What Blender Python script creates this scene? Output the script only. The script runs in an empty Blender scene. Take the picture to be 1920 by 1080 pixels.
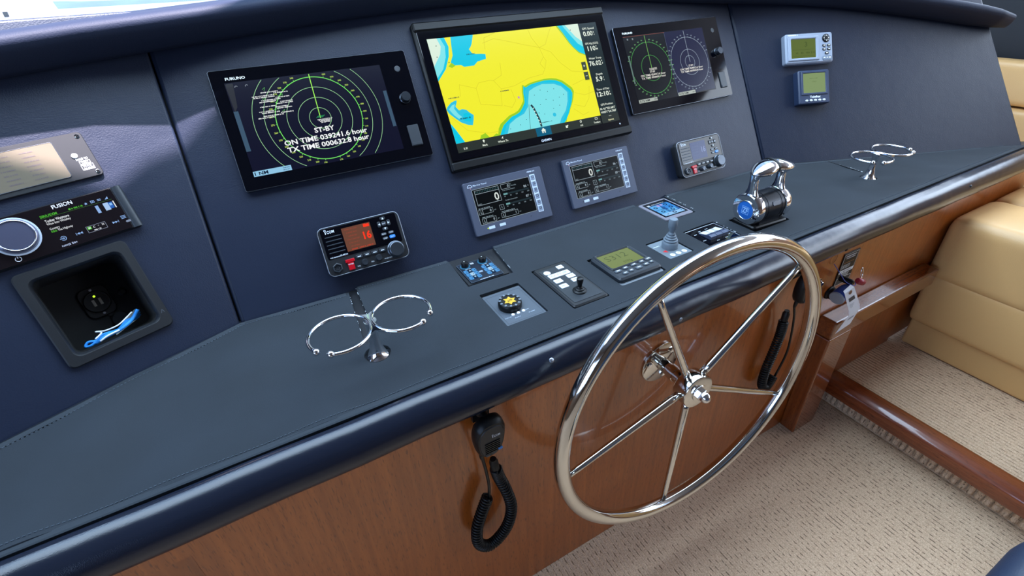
import bpy, bmesh, math, random
from mathutils import Vector, Matrix, noise
from mathutils.geometry import delaunay_2d_cdt, tessellate_polygon
R = math.radians
random.seed(7)
sc = bpy.context.scene
COL = sc.collection

# ------------------------------------------------------------------ camera
cam_d = bpy.data.cameras.new('camera'); cam = bpy.data.objects.new('camera', cam_d); COL.objects.link(cam)
cam.location = (-0.6598, -0.5623, 0.5610)
cam.rotation_euler = (R(57.967), R(2.450), R(-28.694))
cam_d.sensor_width = 36; cam_d.lens = 903.23 / 1920 * 36
cam_d.shift_x = 12.84 / 1920; cam_d.shift_y = -25.02 / 1920
cam_d.clip_start = .02; cam_d.clip_end = 3000
sc.camera = cam
# ------------------------------------------------------------------ view, world, lights
EXPO = 0.0
vs = sc.view_settings
vs.view_transform = 'Standard'; vs.look = 'None'; vs.gamma = 1; vs.exposure = EXPO; vs.use_curve_mapping = False
w = bpy.data.worlds.new('sky'); sc.world = w; w.use_nodes = True
nt = w.node_tree; nt.nodes.clear()
wo = nt.nodes.new('ShaderNodeOutputWorld'); bg = nt.nodes.new('ShaderNodeBackground')
tc = nt.nodes.new('ShaderNodeTexCoord'); sp = nt.nodes.new('ShaderNodeSeparateXYZ'); cr = nt.nodes.new('ShaderNodeValToRGB')
nt.links.new(tc.outputs['Generated'], sp.inputs[0]); nt.links.new(sp.outputs['Z'], cr.inputs[0])
nt.links.new(cr.outputs[0], bg.inputs[0]); nt.links.new(bg.outputs[0], wo.inputs[0])
e = cr.color_ramp.elements
e[0].position = 0.0; e[0].color = (.86, .92, 1.0, 1); e[1].position = .7; e[1].color = (.30, .50, 1.0, 1)
x = e.new(.25); x.color = (.60, .76, 1.0, 1)
bg.inputs[1].default_value = 1.7
SUN_DIR = Vector((.25, -.03, 1)).normalized()          # towards the sun, near noon
sun_d = bpy.data.lights.new('sun', 'SUN'); sun = bpy.data.objects.new('sun', sun_d); COL.objects.link(sun)
sun_d.energy = 34; sun_d.angle = R(1.2); sun_d.color = (1.0, .88, .97)
sun.rotation_euler = SUN_DIR.to_track_quat('Z', 'Y').to_euler()
ovh_d = bpy.data.lights.new('overhead_fill', 'AREA'); ovhl = bpy.data.objects.new('overhead_fill', ovh_d); COL.objects.link(ovhl)
ovh_d.shape = 'RECTANGLE'; ovh_d.size = 3.5; ovh_d.size_y = .76; ovh_d.energy = 84; ovh_d.color = (.60, .79, 1.0)
ovhl.location = (-.15, .39, 1.27)                       # added area light under the solid ceiling, which has no hatch

stb_d = bpy.data.lights.new('starboard_fill', 'AREA'); stbl = bpy.data.objects.new('starboard_fill', stb_d); COL.objects.link(stbl)
stb_d.shape = 'RECTANGLE'; stb_d.size = 3.0; stb_d.size_y = .80; stb_d.energy = 56; stb_d.color = (.72, .84, 1.0)
stbl.location = (2.34, -.55, .80); stbl.rotation_euler = Vector((1, 0, .15)).to_track_quat('Z', 'Y').to_euler()   # added area light in the starboard window opening, boosting the sky
prt_d = bpy.data.lights.new('port_fill', 'AREA'); prtl = bpy.data.objects.new('port_fill', prt_d); COL.objects.link(prtl)
prt_d.shape = 'RECTANGLE'; prt_d.size = 1.9; prt_d.size_y = .85; prt_d.energy = 29; prt_d.color = (.42, .62, 1.0)
prtl.location = (-2.34, -1.35, .45); prtl.rotation_euler = Vector((-1, 0, .1)).to_track_quat('Z', 'Y').to_euler()       # added area light before the closed port side, brightens settee and starboard panel

# ------------------------------------------------------------------ materials
MATS = {}
def lin(c):
    c /= 255.
    return c / 12.92 if c <= .04045 else ((c + .055) / 1.055) ** 2.4
def rgb(h):
    h = h.lstrip('#'); return tuple(lin(int(h[i:i + 2], 16)) for i in (0, 2, 4)) + (1,)
def mat(name, col, rough=.5, metal=0., spec=.5, coat=0., bump=None, var=None, emit=None, estr=1.):
    """col hex; bump=(scale,strength,dist,(sx,sy,sz)); var=(scale,amount,(sx,sy,sz),hex2)"""
    if name in MATS: return MATS[name]
    m = bpy.data.materials.new(name); m.use_nodes = True; MATS[name] = m
    n = m.node_tree; b = n.nodes['Principled BSDF']
    b.inputs['Base Color'].default_value = rgb(col); b.inputs['Roughness'].default_value = rough
    b.inputs['Metallic'].default_value = metal; b.inputs['Specular IOR Level'].default_value = spec
    b.inputs['Coat Weight'].default_value = coat; b.inputs['Coat Roughness'].default_value = .04
    if emit:
        b.inputs['Emission Color'].default_value = rgb(emit); b.inputs['Emission Strength'].default_value = estr
    def coords(s):
        t = n.nodes.new('ShaderNodeTexCoord'); mp = n.nodes.new('ShaderNodeMapping')
        mp.inputs['Scale'].default_value = s; n.links.new(t.outputs['Object'], mp.inputs[0]); return mp.outputs[0]
    if var:
        s, amt, sc3, h2 = var
        nz = n.nodes.new('ShaderNodeTexNoise'); nz.inputs['Scale'].default_value = s; nz.inputs['Detail'].default_value = 5
        n.links.new(coords(sc3), nz.inputs['Vector'])
        mx = n.nodes.new('ShaderNodeMix'); mx.data_type = 'RGBA'
        rp = n.nodes.new('ShaderNodeMapRange'); rp.inputs[1].default_value = .35; rp.inputs[2].default_value = .65; rp.inputs[4].default_value = amt
        n.links.new(nz.outputs[0], rp.inputs[0]); n.links.new(rp.outputs[0], mx.inputs[0])
        mx.inputs[6].default_value = rgb(col); mx.inputs[7].default_value = rgb(h2)
        n.links.new(mx.outputs[2], b.inputs['Base Color'])
    if bump:
        s, st, d, sc3 = bump
        nz = n.nodes.new('ShaderNodeTexNoise'); nz.inputs['Scale'].default_value = s; nz.inputs['Detail'].default_value = 3
        n.links.new(coords(sc3), nz.inputs['Vector'])
        bp = n.nodes.new('ShaderNodeBump'); bp.inputs['Strength'].default_value = st; bp.inputs['Distance'].default_value = d
        n.links.new(nz.outputs[0], bp.inputs['Height']); n.links.new(bp.outputs[0], b.inputs['Normal'])
    return m
U3 = (1, 1, 1)
def leather(name, col, rough, spec=.5, grain=420, gs=.22):
    """upholstery vinyl: voronoi grain bump"""
    m = mat(name, col, rough, spec=spec)
    n = m.node_tree; b = n.nodes['Principled BSDF']
    t = n.nodes.new('ShaderNodeTexCoord'); v = n.nodes.new('ShaderNodeTexVoronoi'); v.inputs['Scale'].default_value = grain
    n.links.new(t.outputs['Object'], v.inputs['Vector'])
    z = n.nodes.new('ShaderNodeTexNoise'); z.inputs['Scale'].default_value = 14
    n.links.new(t.outputs['Object'], z.inputs['Vector'])
    b1 = n.nodes.new('ShaderNodeBump'); b1.inputs['Strength'].default_value = gs; b1.inputs['Distance'].default_value = .0008
    b2 = n.nodes.new('ShaderNodeBump'); b2.inputs['Strength'].default_value = .12; b2.inputs['Distance'].default_value = .01
    n.links.new(v.outputs['Distance'], b1.inputs['Height']); n.links.new(z.outputs[0], b2.inputs['Height'])
    n.links.new(b2.outputs[0], b1.inputs['Normal']); n.links.new(b1.outputs[0], b.inputs['Normal'])
    return m
NAVY = leather('navy_vinyl', '#1a2132', .44, .28)
BROW = leather('navy_brow_vinyl', '#1a2132', .62, .18)
ROLL = leather('navy_roll_vinyl', '#161b28', .2, .5, 800, .10)
TAN = leather('tan_vinyl', '#d8ab70', .38)
FABRIC = mat('black_canvas', '#20262c', .85, spec=.35, bump=(900, .35, .0006, U3), var=(7, .45, U3, '#282f37'))
HEM = mat('canvas_hem', '#272e35', .9, bump=(900, .3, .0006, U3)); STITCH = mat('stitch_thread', '#46505a', .8)
BLACK = mat('black_plastic', '#0b0c0e', .42, spec=.32, bump=(700, .08, .0004, U3))
SATIN = mat('black_satin', '#15171b', .45, bump=(900, .15, .0004, U3))
GLOSS = mat('black_glass', '#020308', .06, spec=.35)
DARKGREY = mat('dark_grey_plastic', '#262b31', .42)
GREYBLUE = mat('grey_bezel', '#434858', .45, spec=.35, var=(30, .2, U3, '#3c4150'))
LGREY = mat('light_grey_plastic', '#8f98a8', .42)
NAVYPLASTIC = mat('navy_plastic', '#27344e', .4)
MIDGREY = mat('mid_grey_rubber', '#6c7883', .55)
CHROME = mat('chrome', '#e8e8ea', .06, metal=1.)
STEEL = mat('polished_steel', '#d6d3cd', .09, metal=1., var=(12, .25, U3, '#c4bfb6'))
SILVER = mat('silver_edge', '#9aa0aa', .3, metal=.9)
WHITEP = mat('white_key', '#d9dde2', .5)
REDP = mat('red_plastic', '#b00718', .3)
PAPER = mat('white_paper', '#d8dae0', .8)
BLUEF = mat('blue_foam', '#1d3a86', .7, bump=(200, .3, .001, U3))
RED = mat('red_key_grip', '#8e2430', .35)

def wood_mat(name, c1, c2, c3, rough, coat, axis):
    m = mat(name, c1, rough, coat=coat); n = m.node_tree; b = n.nodes['Principled BSDF']
    t = n.nodes.new('ShaderNodeTexCoord')
    def nz(scale3, s, det):
        mp = n.nodes.new('ShaderNodeMapping'); mp.inputs['Scale'].default_value = scale3; n.links.new(t.outputs['Object'], mp.inputs[0])
        q = n.nodes.new('ShaderNodeTexNoise'); q.inputs['Scale'].default_value = s; q.inputs['Detail'].default_value = det; n.links.new(mp.outputs[0], q.inputs['Vector']); return q
    st = {'z': (1, 1, .035), 'x': (.035, 1, 1), 'y': (1, .035, 1)}[axis]
    st2 = {'z': (1, 1, .12), 'x': (.12, 1, 1), 'y': (1, .12, 1)}[axis]
    a = nz(st, 95, 3); f = nz(st2, 420, 2)
    rp = n.nodes.new('ShaderNodeValToRGB'); q = rp.color_ramp.elements
    q[0].position = .3; q[0].color = rgb(c2); q[1].position = .72; q[1].color = rgb(c1)
    n.links.new(a.outputs[0], rp.inputs[0])
    mx = n.nodes.new('ShaderNodeMix'); mx.data_type = 'RGBA'
    r2 = n.nodes.new('ShaderNodeMapRange'); r2.inputs[1].default_value = .56; r2.inputs[2].default_value = .72; r2.inputs[4].default_value = .62
    n.links.new(f.outputs[0], r2.inputs[0]); n.links.new(r2.outputs[0], mx.inputs[0]); n.links.new(rp.outputs[0], mx.inputs[6]); mx.inputs[7].default_value = rgb(c3)
    n.links.new(mx.outputs[2], b.inputs['Base Color'])
    return m
TEAK = wood_mat('varnished_teak', '#a8591e', '#8d4715', '#4e240b', .30, .42, 'z')
TEAKX = wood_mat('varnished_teak_rail', '#8e4a20', '#6f3313', '#3a1808', .2, .8, 'x')
TEAKP = wood_mat('varnished_teak_post', '#8e4a20', '#6f3313', '#3a1808', .2, .8, 'z')
TEAKY = wood_mat('varnished_teak_nosing', '#8a4422', '#6c2f15', '#3a1808', .25, .6, 'y')

def carpet_mat(name, rows):
    """looped carpet: rows of loops along y (floor) or z (riser) with dark gaps between"""
    m = mat(name, '#a8917a', .95, spec=.1); n = m.node_tree; b = n.nodes['Principled BSDF']
    t = n.nodes.new('ShaderNodeTexCoord')
    def mth(op, a, b_=None, c_=None):
        q = n.nodes.new('ShaderNodeMath'); q.operation = op
        for k, v in enumerate((a, b_, c_)):
            if v is None: continue
            if isinstance(v, (int, float)): q.inputs[k].default_value = v
            else: n.links.new(v, q.inputs[k])
        return q.outputs[0]
    def tex(s3, s, det):
        mp = n.nodes.new('ShaderNodeMapping'); mp.inputs['Scale'].default_value = s3; n.links.new(t.outputs['Object'], mp.inputs[0])
        q = n.nodes.new('ShaderNodeTexNoise'); q.inputs['Scale'].default_value = s; q.inputs['Detail'].default_value = det
        n.links.new(mp.outputs[0], q.inputs['Vector']); return q.outputs[0]
    a = tex(U3, 380, 2); d = tex((1, .50, 1) if rows == 'y' else (1, 1, .5), 150, 2); l = tex(U3, 3, 2)
    sx = n.nodes.new('ShaderNodeSeparateXYZ'); n.links.new(t.outputs['Object'], sx.inputs[0])
    ph = mth('MULTIPLY_ADD', sx.outputs['X' if rows == 'y' else 'Y'], math.pi / .0135, 0)
    row = mth('ABSOLUTE', mth('SINE', mth('MULTIPLY_ADD', d, 1.2, ph)))
    groove = mth('SUBTRACT', 1, mth('MULTIPLY', row, 2.2)); groove = mth('MAXIMUM', groove, 0)
    gap = n.nodes.new('ShaderNodeMapRange'); gap.inputs[1].default_value = .50; gap.inputs[2].default_value = .62; n.links.new(d, gap.inputs[0])
    dark = mth('MINIMUM', mth('ADD', mth('MULTIPLY', mth('MULTIPLY', groove, gap.outputs[0]), 1.5), mth('MULTIPLY', groove, .16)), .75)
    rp = n.nodes.new('ShaderNodeValToRGB'); q = rp.color_ramp.elements
    q[0].position = .3; q[0].color = rgb('#bd9d80'); q[1].position = .7; q[1].color = rgb('#e6c9aa'); n.links.new(a, rp.inputs[0])
    mx = n.nodes.new('ShaderNodeMix'); mx.data_type = 'RGBA'; mx.inputs[7].default_value = rgb('#4c3a2c')
    n.links.new(dark, mx.inputs[0]); n.links.new(rp.outputs[0], mx.inputs[6]); n.links.new(mx.outputs[2], b.inputs['Base Color'])
    hgt = mth('ADD', mth('MULTIPLY', row, .8), mth('MULTIPLY', a, .7))
    bp = n.nodes.new('ShaderNodeBump'); bp.inputs['Strength'].default_value = .55; bp.inputs['Distance'].default_value = .003
    n.links.new(hgt, bp.inputs['Height']); n.links.new(bp.outputs[0], b.inputs['Normal'])
    return m
CARPET = carpet_mat('berber_carpet', 'y'); CARPETV = carpet_mat('berber_carpet_riser', 'z')
def em(h, s=1.):
    """lit screen colour: shows as given at this exposure"""
    k = 'lit_' + h + ('' if s == 1 else '_%g' % s)
    return mat(k, '#000000', .22, spec=.25, emit=h, estr=s / 2 ** EXPO)
def paint(h): return mat('print_' + h, h, .5)
def glass_pane():
    m = bpy.data.materials.new('clear_pane'); m.use_nodes = True; n = m.node_tree; n.nodes.clear()
    o = n.nodes.new('ShaderNodeOutputMaterial'); a = n.nodes.new('ShaderNodeBsdfTransparent'); g = n.nodes.new('ShaderNodeBsdfGlossy')
    g.inputs['Roughness'].default_value = .01; f = n.nodes.new('ShaderNodeValue'); f.outputs[0].default_value = .06
    x = n.nodes.new('ShaderNodeMixShader'); a.inputs[0].default_value = (.9, .95, .97, 1)
    n.links.new(f.outputs[0], x.inputs[0]); n.links.new(a.outputs[0], x.inputs[1]); n.links.new(g.outputs[0], x.inputs[2]); n.links.new(x.outputs[0], o.inputs[0])
    return m
PANE = glass_pane()

# ------------------------------------------------------------------ mesh helpers
def obj(name, bm, m, parent=None, smooth=False, bevel=None, mw=None):
    me = bpy.data.meshes.new(name)
    if isinstance(bm, bmesh.types.BMesh):
        bmesh.ops.recalc_face_normals(bm, faces=bm.faces); bm.to_mesh(me); bm.free()
    else:
        me = bm
    o = bpy.data.objects.new(name, me); COL.objects.link(o)
    for q in (m if isinstance(m, (list, tuple)) else [m]):
        me.materials.append(q)
    if smooth:
        for p in me.polygons: p.use_smooth = True
        if smooth != 'all':
            me.set_sharp_from_angle(angle=R(38))
    if parent: o.parent = parent
    if mw is not None: o.matrix_world = mw
    if bevel:
        bv = o.modifiers.new('edge', 'BEVEL'); bv.width = bevel[0]; bv.segments = bevel[1]; bv.limit_method = 'ANGLE'; bv.angle_limit = R(40)
    return o
def tag(o, label, cat, group=None, kind=None):
    o['label'] = label
    if cat: o['category'] = cat
    if group: o['group'] = group
    if kind: o['kind'] = kind
    return o
def thing(name, label, cat, M=None, group=None):
    o = bpy.data.objects.new(name, None); COL.objects.link(o); o.empty_display_size = .02
    if M is not None: o.matrix_world = M if isinstance(M, Matrix) else Matrix.Translation(M)
    return tag(o, label, cat, group)
def struct(name, bm, m, label, parent=None, **k):
    o = obj(name, bm, m, parent, **k); o['kind'] = 'structure'; o['label'] = label; return o
def new(): return bmesh.new()
def box(bm, x0, x1, y0, y1, z0, z1):
    v = [bm.verts.new((x, y, z)) for x in (x0, x1) for y in (y0, y1) for z in (z0, z1)]
    for f in ((0, 1, 3, 2), (4, 6, 7, 5), (0, 4, 5, 1), (2, 3, 7, 6), (0, 2, 6, 4), (1, 5, 7, 3)): bm.faces.new([v[i] for i in f])
    return bm
def rrect(x, y, w, h, r, n=5):
    r = max(min(r, w / 2 - 1e-5, h / 2 - 1e-5), 1e-5); pts = []
    for cx, cy, a0 in ((x + w / 2 - r, y + h / 2 - r, 0), (x - w / 2 + r, y + h / 2 - r, 90), (x - w / 2 + r, y - h / 2 + r, 180), (x + w / 2 - r, y - h / 2 + r, 270)):
        for i in range(n + 1):
            a = R(a0 + 90 * i / n); pts.append((cx + r * math.cos(a), cy + r * math.sin(a)))
    return pts
def loft(bm, loops, cap0=True, cap1=True, closed=True):
    V = [[bm.verts.new(p) for p in l] for l in loops]; n = len(V[0])
    for a, b in zip(V, V[1:]):
        for i in range(n if closed else n - 1):
            j = (i + 1) % n; bm.faces.new((a[i], a[j], b[j], b[i]))
    if cap0: bm.faces.new(V[0][::-1])
    if cap1: bm.faces.new(V[-1])
    return V
def slab(bm, x, y, w, h, r, z0, z1, ch=.0015, n=5):
    """rounded plate, chamfered top edge"""
    L = [[(a, b, z0) for a, b in rrect(x, y, w, h, r, n)], [(a, b, z1 - ch) for a, b in rrect(x, y, w, h, r, n)],
         [(a, b, z1) for a, b in rrect(x, y, w - 2 * ch, h - 2 * ch, max(r - ch, 1e-4), n)]]
    loft(bm, L); return bm
def frame_slab(bm, x, y, w, h, r, iw, ih, ir, z0, z1, ch=.0015, n=5, depth=None):
    """rounded ring plate with a window"""
    zi = z0 if depth is None else depth
    L = [[(a, b, z0) for a, b in rrect(x, y, w, h, r, n)], [(a, b, z1 - ch) for a, b in rrect(x, y, w, h, r, n)],
         [(a, b, z1) for a, b in rrect(x, y, w - 2 * ch, h - 2 * ch, max(r - ch, 1e-4), n)],
         [(a, b, z1) for a, b in rrect(x, y, iw + 2 * ch, ih + 2 * ch, ir + ch, n)],
         [(a, b, z1 - ch) for a, b in rrect(x, y, iw, ih, ir, n)], [(a, b, zi) for a, b in rrect(x, y, iw, ih, ir, n)]]
    loft(bm, L, False, False); return bm
def circ(c, r, u, v, n): return [tuple(Vector(c) + u * (r * math.cos(2 * math.pi * i / n)) + v * (r * math.sin(2 * math.pi * i / n))) for i in range(n)]
def perp(d):
    d = Vector(d).normalized(); a = Vector((0, 0, 1)) if abs(d.z) < .9 else Vector((1, 0, 0))
    u = d.cross(a).normalized(); return u, d.cross(u).normalized()
def lathe(bm, o, d, prof, n=24):
    """prof: [(radius, distance along d)]"""
    o = Vector(o); d = Vector(d).normalized(); u, v = perp(d)
    loft(bm, [circ(o + d * t, max(r, 1e-5), u, v, n) for r, t in prof]); return bm
def cyl(bm, a, b, r0, r1=None, n=16):
    a = Vector(a); b = Vector(b); return lathe(bm, a, b - a, [(r0, 0), (r1 if r1 is not None else r0, (b - a).length)], n)
def tube(bm, pts, r, n=8, closed=False, caps=True):
    pts = [Vector(p) for p in pts]; L = []; N = len(pts); pu = None
    for i, p in enumerate(pts):
        if closed: t = pts[(i + 1) % N] - pts[i - 1]
        else: t = pts[min(i + 1, N - 1)] - pts[max(i - 1, 0)]
        t.normalize()
        if pu is None: u, _ = perp(t)
        else: u = (pu - t * pu.dot(t)).normalized()
        v = t.cross(u); pu = u
        rr = r[i] if isinstance(r, (list, tuple)) else r
        L.append(circ(p, rr, u, v, n))
    if closed: loft(bm, L + [L[0]], False, False); bmesh.ops.remove_doubles(bm, verts=bm.verts, dist=1e-6)
    else: loft(bm, L, caps, caps)
    return bm
def ball(bm, c, r, n=12):
    k = 7; return lathe(bm, Vector(c) - Vector((0, 0, r)), (0, 0, 1), [(r * math.sin(math.pi * i / k), r - r * math.cos(math.pi * i / k)) for i in range(k + 1)], n)
def curve(pts, k=8):
    """Catmull-Rom through points"""
    P = [Vector(p) for p in pts]; P = [P[0] * 2 - P[1]] + P + [P[-1] * 2 - P[-2]]; out = []
    for i in range(1, len(P) - 2):
        a, b, c, d = P[i - 1:i + 3]
        for j in range(k):
            t = j / k; out.append(.5 * ((2 * b) + (c - a) * t + (2 * a - 5 * b + 4 * c - d) * t * t + (3 * b - a - 3 * c + d) * t ** 3))
    out.append(P[-2]); return out
def in_poly(p, poly):
    x, y = p; c = False; n = len(poly)
    for i in range(n):
        x0, y0 = poly[i][:2]; x1, y1 = poly[i - 1][:2]
        if (y0 > y) != (y1 > y) and x < (x1 - x0) * (y - y0) / (y1 - y0) + x0: c = not c
    return c
def plate(outer, holes, z0, z1, grid=None, zfun=None):
    """polygon with holes, given thickness; optional inner grid points and height function for the top"""
    pts = []; edges = []
    def add(l):
        b = len(pts); pts.extend(Vector(p[:2]) for p in l); edges.extend((b + i, b + (i + 1) % len(l)) for i in range(len(l)))
    add(outer)
    for h in holes: add(h)
    if grid:
        xs = [p[0] for p in outer]; ys = [p[1] for p in outer]; x = min(xs) + grid * .5
        while x < max(xs):
            y = min(ys) + grid * .5
            while y < max(ys):
                q = (x + random.uniform(-.1, .1) * grid, y)
                if in_poly(q, outer) and not any(in_poly(q, h) for h in holes): pts.append(Vector(q))
                y += grid
            x += grid
    V, E, F, *_ = delaunay_2d_cdt(pts, edges, [], 0, 1e-7)
    keep = []
    for f in F:
        c = sum((V[i] for i in f), Vector((0, 0))) / len(f)
        if in_poly(c, outer) and not any(in_poly(c, h) for h in holes): keep.append(f)
    zf = zfun or (lambda x, y: 0)
    bm = new()
    T = [bm.verts.new((v.x, v.y, z1 + zf(v.x, v.y))) for v in V]; B = [bm.verts.new((v.x, v.y, z0)) for v in V]
    cnt = {}
    for f in keep:
        bm.faces.new([T[i] for i in f]); bm.faces.new([B[i] for i in reversed(f)])
        for i in range(3):
            k = (f[i], f[(i + 1) % 3]); cnt[k] = 1
    for (a, b) in list(cnt):
        if (b, a) not in cnt: bm.faces.new((T[b], T[a], B[a], B[b]))
    bmesh.ops.delete(bm, geom=[v for v in bm.verts if not v.link_faces], context='VERTS')
    return bm
TXT = {}
def text_geo(s, bold=0.):
    k = (s, bold)
    if k not in TXT:
        cu = bpy.data.curves.new('t', 'FONT'); cu.body = s; cu.size = 1; cu.align_x = 'CENTER'; cu.align_y = 'CENTER'; cu.resolution_u = 2; cu.offset = bold
        ob = bpy.data.objects.new('t', cu); me = bpy.data.meshes.new_from_object(ob)
        vs_ = [tuple(v.co[:2]) for v in me.vertices]; fs = [tuple(p.vertices) for p in me.polygons]
        xs = [v[0] for v in vs_] or [0]; ys = [v[1] for v in vs_] or [0]
        bpy.data.objects.remove(ob); bpy.data.curves.remove(cu); bpy.data.meshes.remove(me)
        TXT[k] = (vs_, fs, min(xs), max(xs), min(ys), max(ys))
    return TXT[k]
class Art:
    """flat print or screen drawing in a device's own plane, one mesh"""
    def __init__(s): s.v = []; s.f = []; s.m = []; s.mats = []
    def mi(s, m):
        if m not in s.mats: s.mats.append(m)
        return s.mats.index(m)
    def put(s, vs_, fs, m):
        b = len(s.v); s.v += vs_; s.f += [tuple(i + b for i in f) for f in fs]; s.m += [s.mi(m)] * len(fs)
    def rect(s, x, y, w, h, m, z=0): s.put([(x - w / 2, y - h / 2, z), (x + w / 2, y - h / 2, z), (x + w / 2, y + h / 2, z), (x - w / 2, y + h / 2, z)], [(0, 1, 2, 3)], m)
    def rr(s, x, y, w, h, r, m, z=0): s.put([(a, b, z) for a, b in rrect(x, y, w, h, r, 3)], [tuple(range(16))], m)
    def box(s, x, y, w, h, t, m, z=0):
        for a, b, c, d in ((x, y + h / 2, w + t, t), (x, y - h / 2, w + t, t), (x - w / 2, y, t, h), (x + w / 2, y, t, h)): s.rect(a, b, c, d, m, z)
    def poly(s, pts, m, z=0):
        t = tessellate_polygon([[Vector((p[0], p[1], 0)) for p in pts]]); s.put([(p[0], p[1], z) for p in pts], [tuple(f) for f in t], m)
    def disc(s, x, y, r, m, z=0, n=20, ry=None): s.put([(x + r * math.cos(2 * math.pi * i / n), y + (ry or r) * math.sin(2 * math.pi * i / n), z) for i in range(n)], [tuple(range(n))], m)
    def line(s, pts, wd, m, z=0):
        for a, b in zip(pts, pts[1:]):
            dx, dy = b[0] - a[0], b[1] - a[1]; l = math.hypot(dx, dy) or 1; nx, ny = -dy / l * wd / 2, dx / l * wd / 2
            s.put([(a[0] + nx, a[1] + ny, z), (a[0] - nx, a[1] - ny, z), (b[0] - nx, b[1] - ny, z), (b[0] + nx, b[1] + ny, z)], [(0, 1, 2, 3)], m)
    def ring(s, x, y, r, wd, m, z=0, n=72, clip=None, a0=0, a1=360, ry=None):
        ry = ry or r; P = lambda a, q: (x + (r + q) * math.cos(a), y + (ry + q) * math.sin(a), z)
        for i in range(n):
            a, b = R(a0 + (a1 - a0) * i / n), R(a0 + (a1 - a0) * (i + 1) / n)
            q = P((a + b) / 2, 0)
            if clip and not (clip[0] < q[0] < clip[1] and clip[2] < q[1] < clip[3]): continue
            s.put([P(a, -wd / 2), P(b, -wd / 2), P(b, wd / 2), P(a, wd / 2)], [(0, 1, 2, 3)], m)
    def text(s, t, x, y, h, m, z=0, w=None, bold=0., al='C', rot=0):
        """h: cap height; w: total width if it should be fitted"""
        V, F, x0, x1, y0, y1 = text_geo(t, bold)
        if not V: return
        k = h / (.70 + 2 * bold); kx = k if w is None else w / (x1 - x0)
        off = {'C': -(x0 + x1) / 2, 'L': -x0, 'R': -x1}[al]; oy = 0.35 - .35 - (y0 + y1) / 2 if not any(c in 'gjpqy,' for c in t) else -.02
        c, sn = math.cos(rot), math.sin(rot); out = []
        for a, b in V:
            a = (a + off) * kx; b = (b + oy) * k; out.append((x + a * c - b * sn, y + a * sn + b * c, z))
        s.put(out, F, m)
    def squig(s, x, y, w, h, m, z=0):
        """a line of print too small to read"""
        u = x - w / 2
        while u < x + w / 2 - h * .3:
            l = random.uniform(.25, .6) * h
            s.rect(u + l / 2, y + random.uniform(-.05, .05) * h, l, h * random.uniform(.6, 1), m, z); u += l + h * (.18 if random.random() < .8 else .55)
    def build(s, name, parent, label=None):
        me = bpy.data.meshes.new(name); me.from_pydata(s.v, [], s.f)
        o = bpy.data.objects.new(name, me); COL.objects.link(o); o.parent = parent
        for m in s.mats: me.materials.append(m)
        me.polygons.foreach_set('material_index', s.m); me.update()
        bm = bmesh.new(); bm.from_mesh(me)                     # all faces look out (+Z)
        for f in bm.faces:
            f.normal_update()
            if f.normal.z < 0: f.normal_flip()
        bm.to_mesh(me); bm.free()
        if label: o['label'] = label
        return o

# ------------------------------------------------------------------ console frame of reference
TILT = R(29.0); BY = .369; HW = .777; AL = math.atan(.4); FLOOR = -.752; STEPZ = -.636
VC = Vector((0, math.sin(TILT), math.cos(TILT)))
def frame(side):
    """origin, right-pointing axis, up axis, outward normal of a dash panel (-1 port wing, 0 centre, 1 starboard wing)"""
    if side == 0: return Vector((0, BY, 0)), Vector((1, 0, 0)), VC.copy(), Vector((0, -math.cos(TILT), math.sin(TILT)))
    X = Vector((math.cos(AL), -side * math.sin(AL), 0)); N = X.cross(VC).normalized()
    if N.y > 0: N = -N
    return Vector((side * HW, BY, 0)), X, N.cross(X).normalized(), N
def on_panel(side, u, v, d=0.):
    o, X, V, N = frame(side)
    M = Matrix((X, V, N)).transposed().to_4x4(); M.translation = o + X * u + V * v + N * (d + .0004); return M
def on_shelf(x, y, z=-.0056, rz=0.): return Matrix.Translation((x, y, z)) @ Matrix.Rotation(rz, 4, 'Z')

# ================================================================== STRUCTURE
def ribbed(x0, x1, y0, y1, z, pitch=.0135, amp=.0014, axis='y'):
    """carpet surface whose loop rows are real ridges"""
    bm = new(); n = int((x1 - x0) / pitch) * 4; prev = None
    for i in range(n + 1):
        x = x0 + (x1 - x0) * i / n; zz = z + amp * abs(math.sin(math.pi * i / 4))
        q = [bm.verts.new((x, y, zz)) for y in (y0, y1)]
        if prev: bm.faces.new((prev[0], q[0], q[1], prev[1]))
        prev = q
    return bm
fl = ribbed(-2.3, .842, -3.2, .05, FLOOR - .003); box(fl, -2.4, 2.4, -3.2, .6, FLOOR - .05, FLOOR - .0035)
struct('floor', fl, CARPET, 'beige looped carpet in rows on the helm floor')
st = ribbed(.875, 1.235, -3.2, .05, STEPZ - .003); box(st, .85, 2.4, -3.2, .6, FLOOR - .003, STEPZ - .0032)
struct('floor_step', st, CARPET, 'raised carpeted platform along the tan settee')
# riser: rows of fat loops standing upright under the nosing
rs = new()
y = -.03
while y > -1.6:
    for k in range(4):
        zz = FLOOR + .006 + k * .021; ry = .0085 * random.uniform(.9, 1.1)
        L = []
        for j in range(5):
            a = math.pi * j / 4
            L.append([(.846 - .010 * math.sin(a) * (1 if 0 < i < 3 else .35), y - ry * math.cos(a), zz + .021 * i / 3) for i in range(4)])
        loft(rs, L, False, False, closed=False)
    y -= .0195
ro = obj('step_riser_carpet', rs, CARPETV, smooth='all'); ro['kind'] = 'stuff'; ro['label'] = 'fat looped carpet pile covering the riser below the wood nosing'; ro['category'] = 'carpet'
bm = new()
prof = [(.812, STEPZ - .052), (.808, STEPZ - .04), (.808, STEPZ - .012), (.813, STEPZ - .001), (.824, STEPZ + .005), (.866, STEPZ + .005), (.874, STEPZ + .002), (.876, STEPZ - .01), (.856, STEPZ - .012), (.852, STEPZ - .052)]
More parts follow.
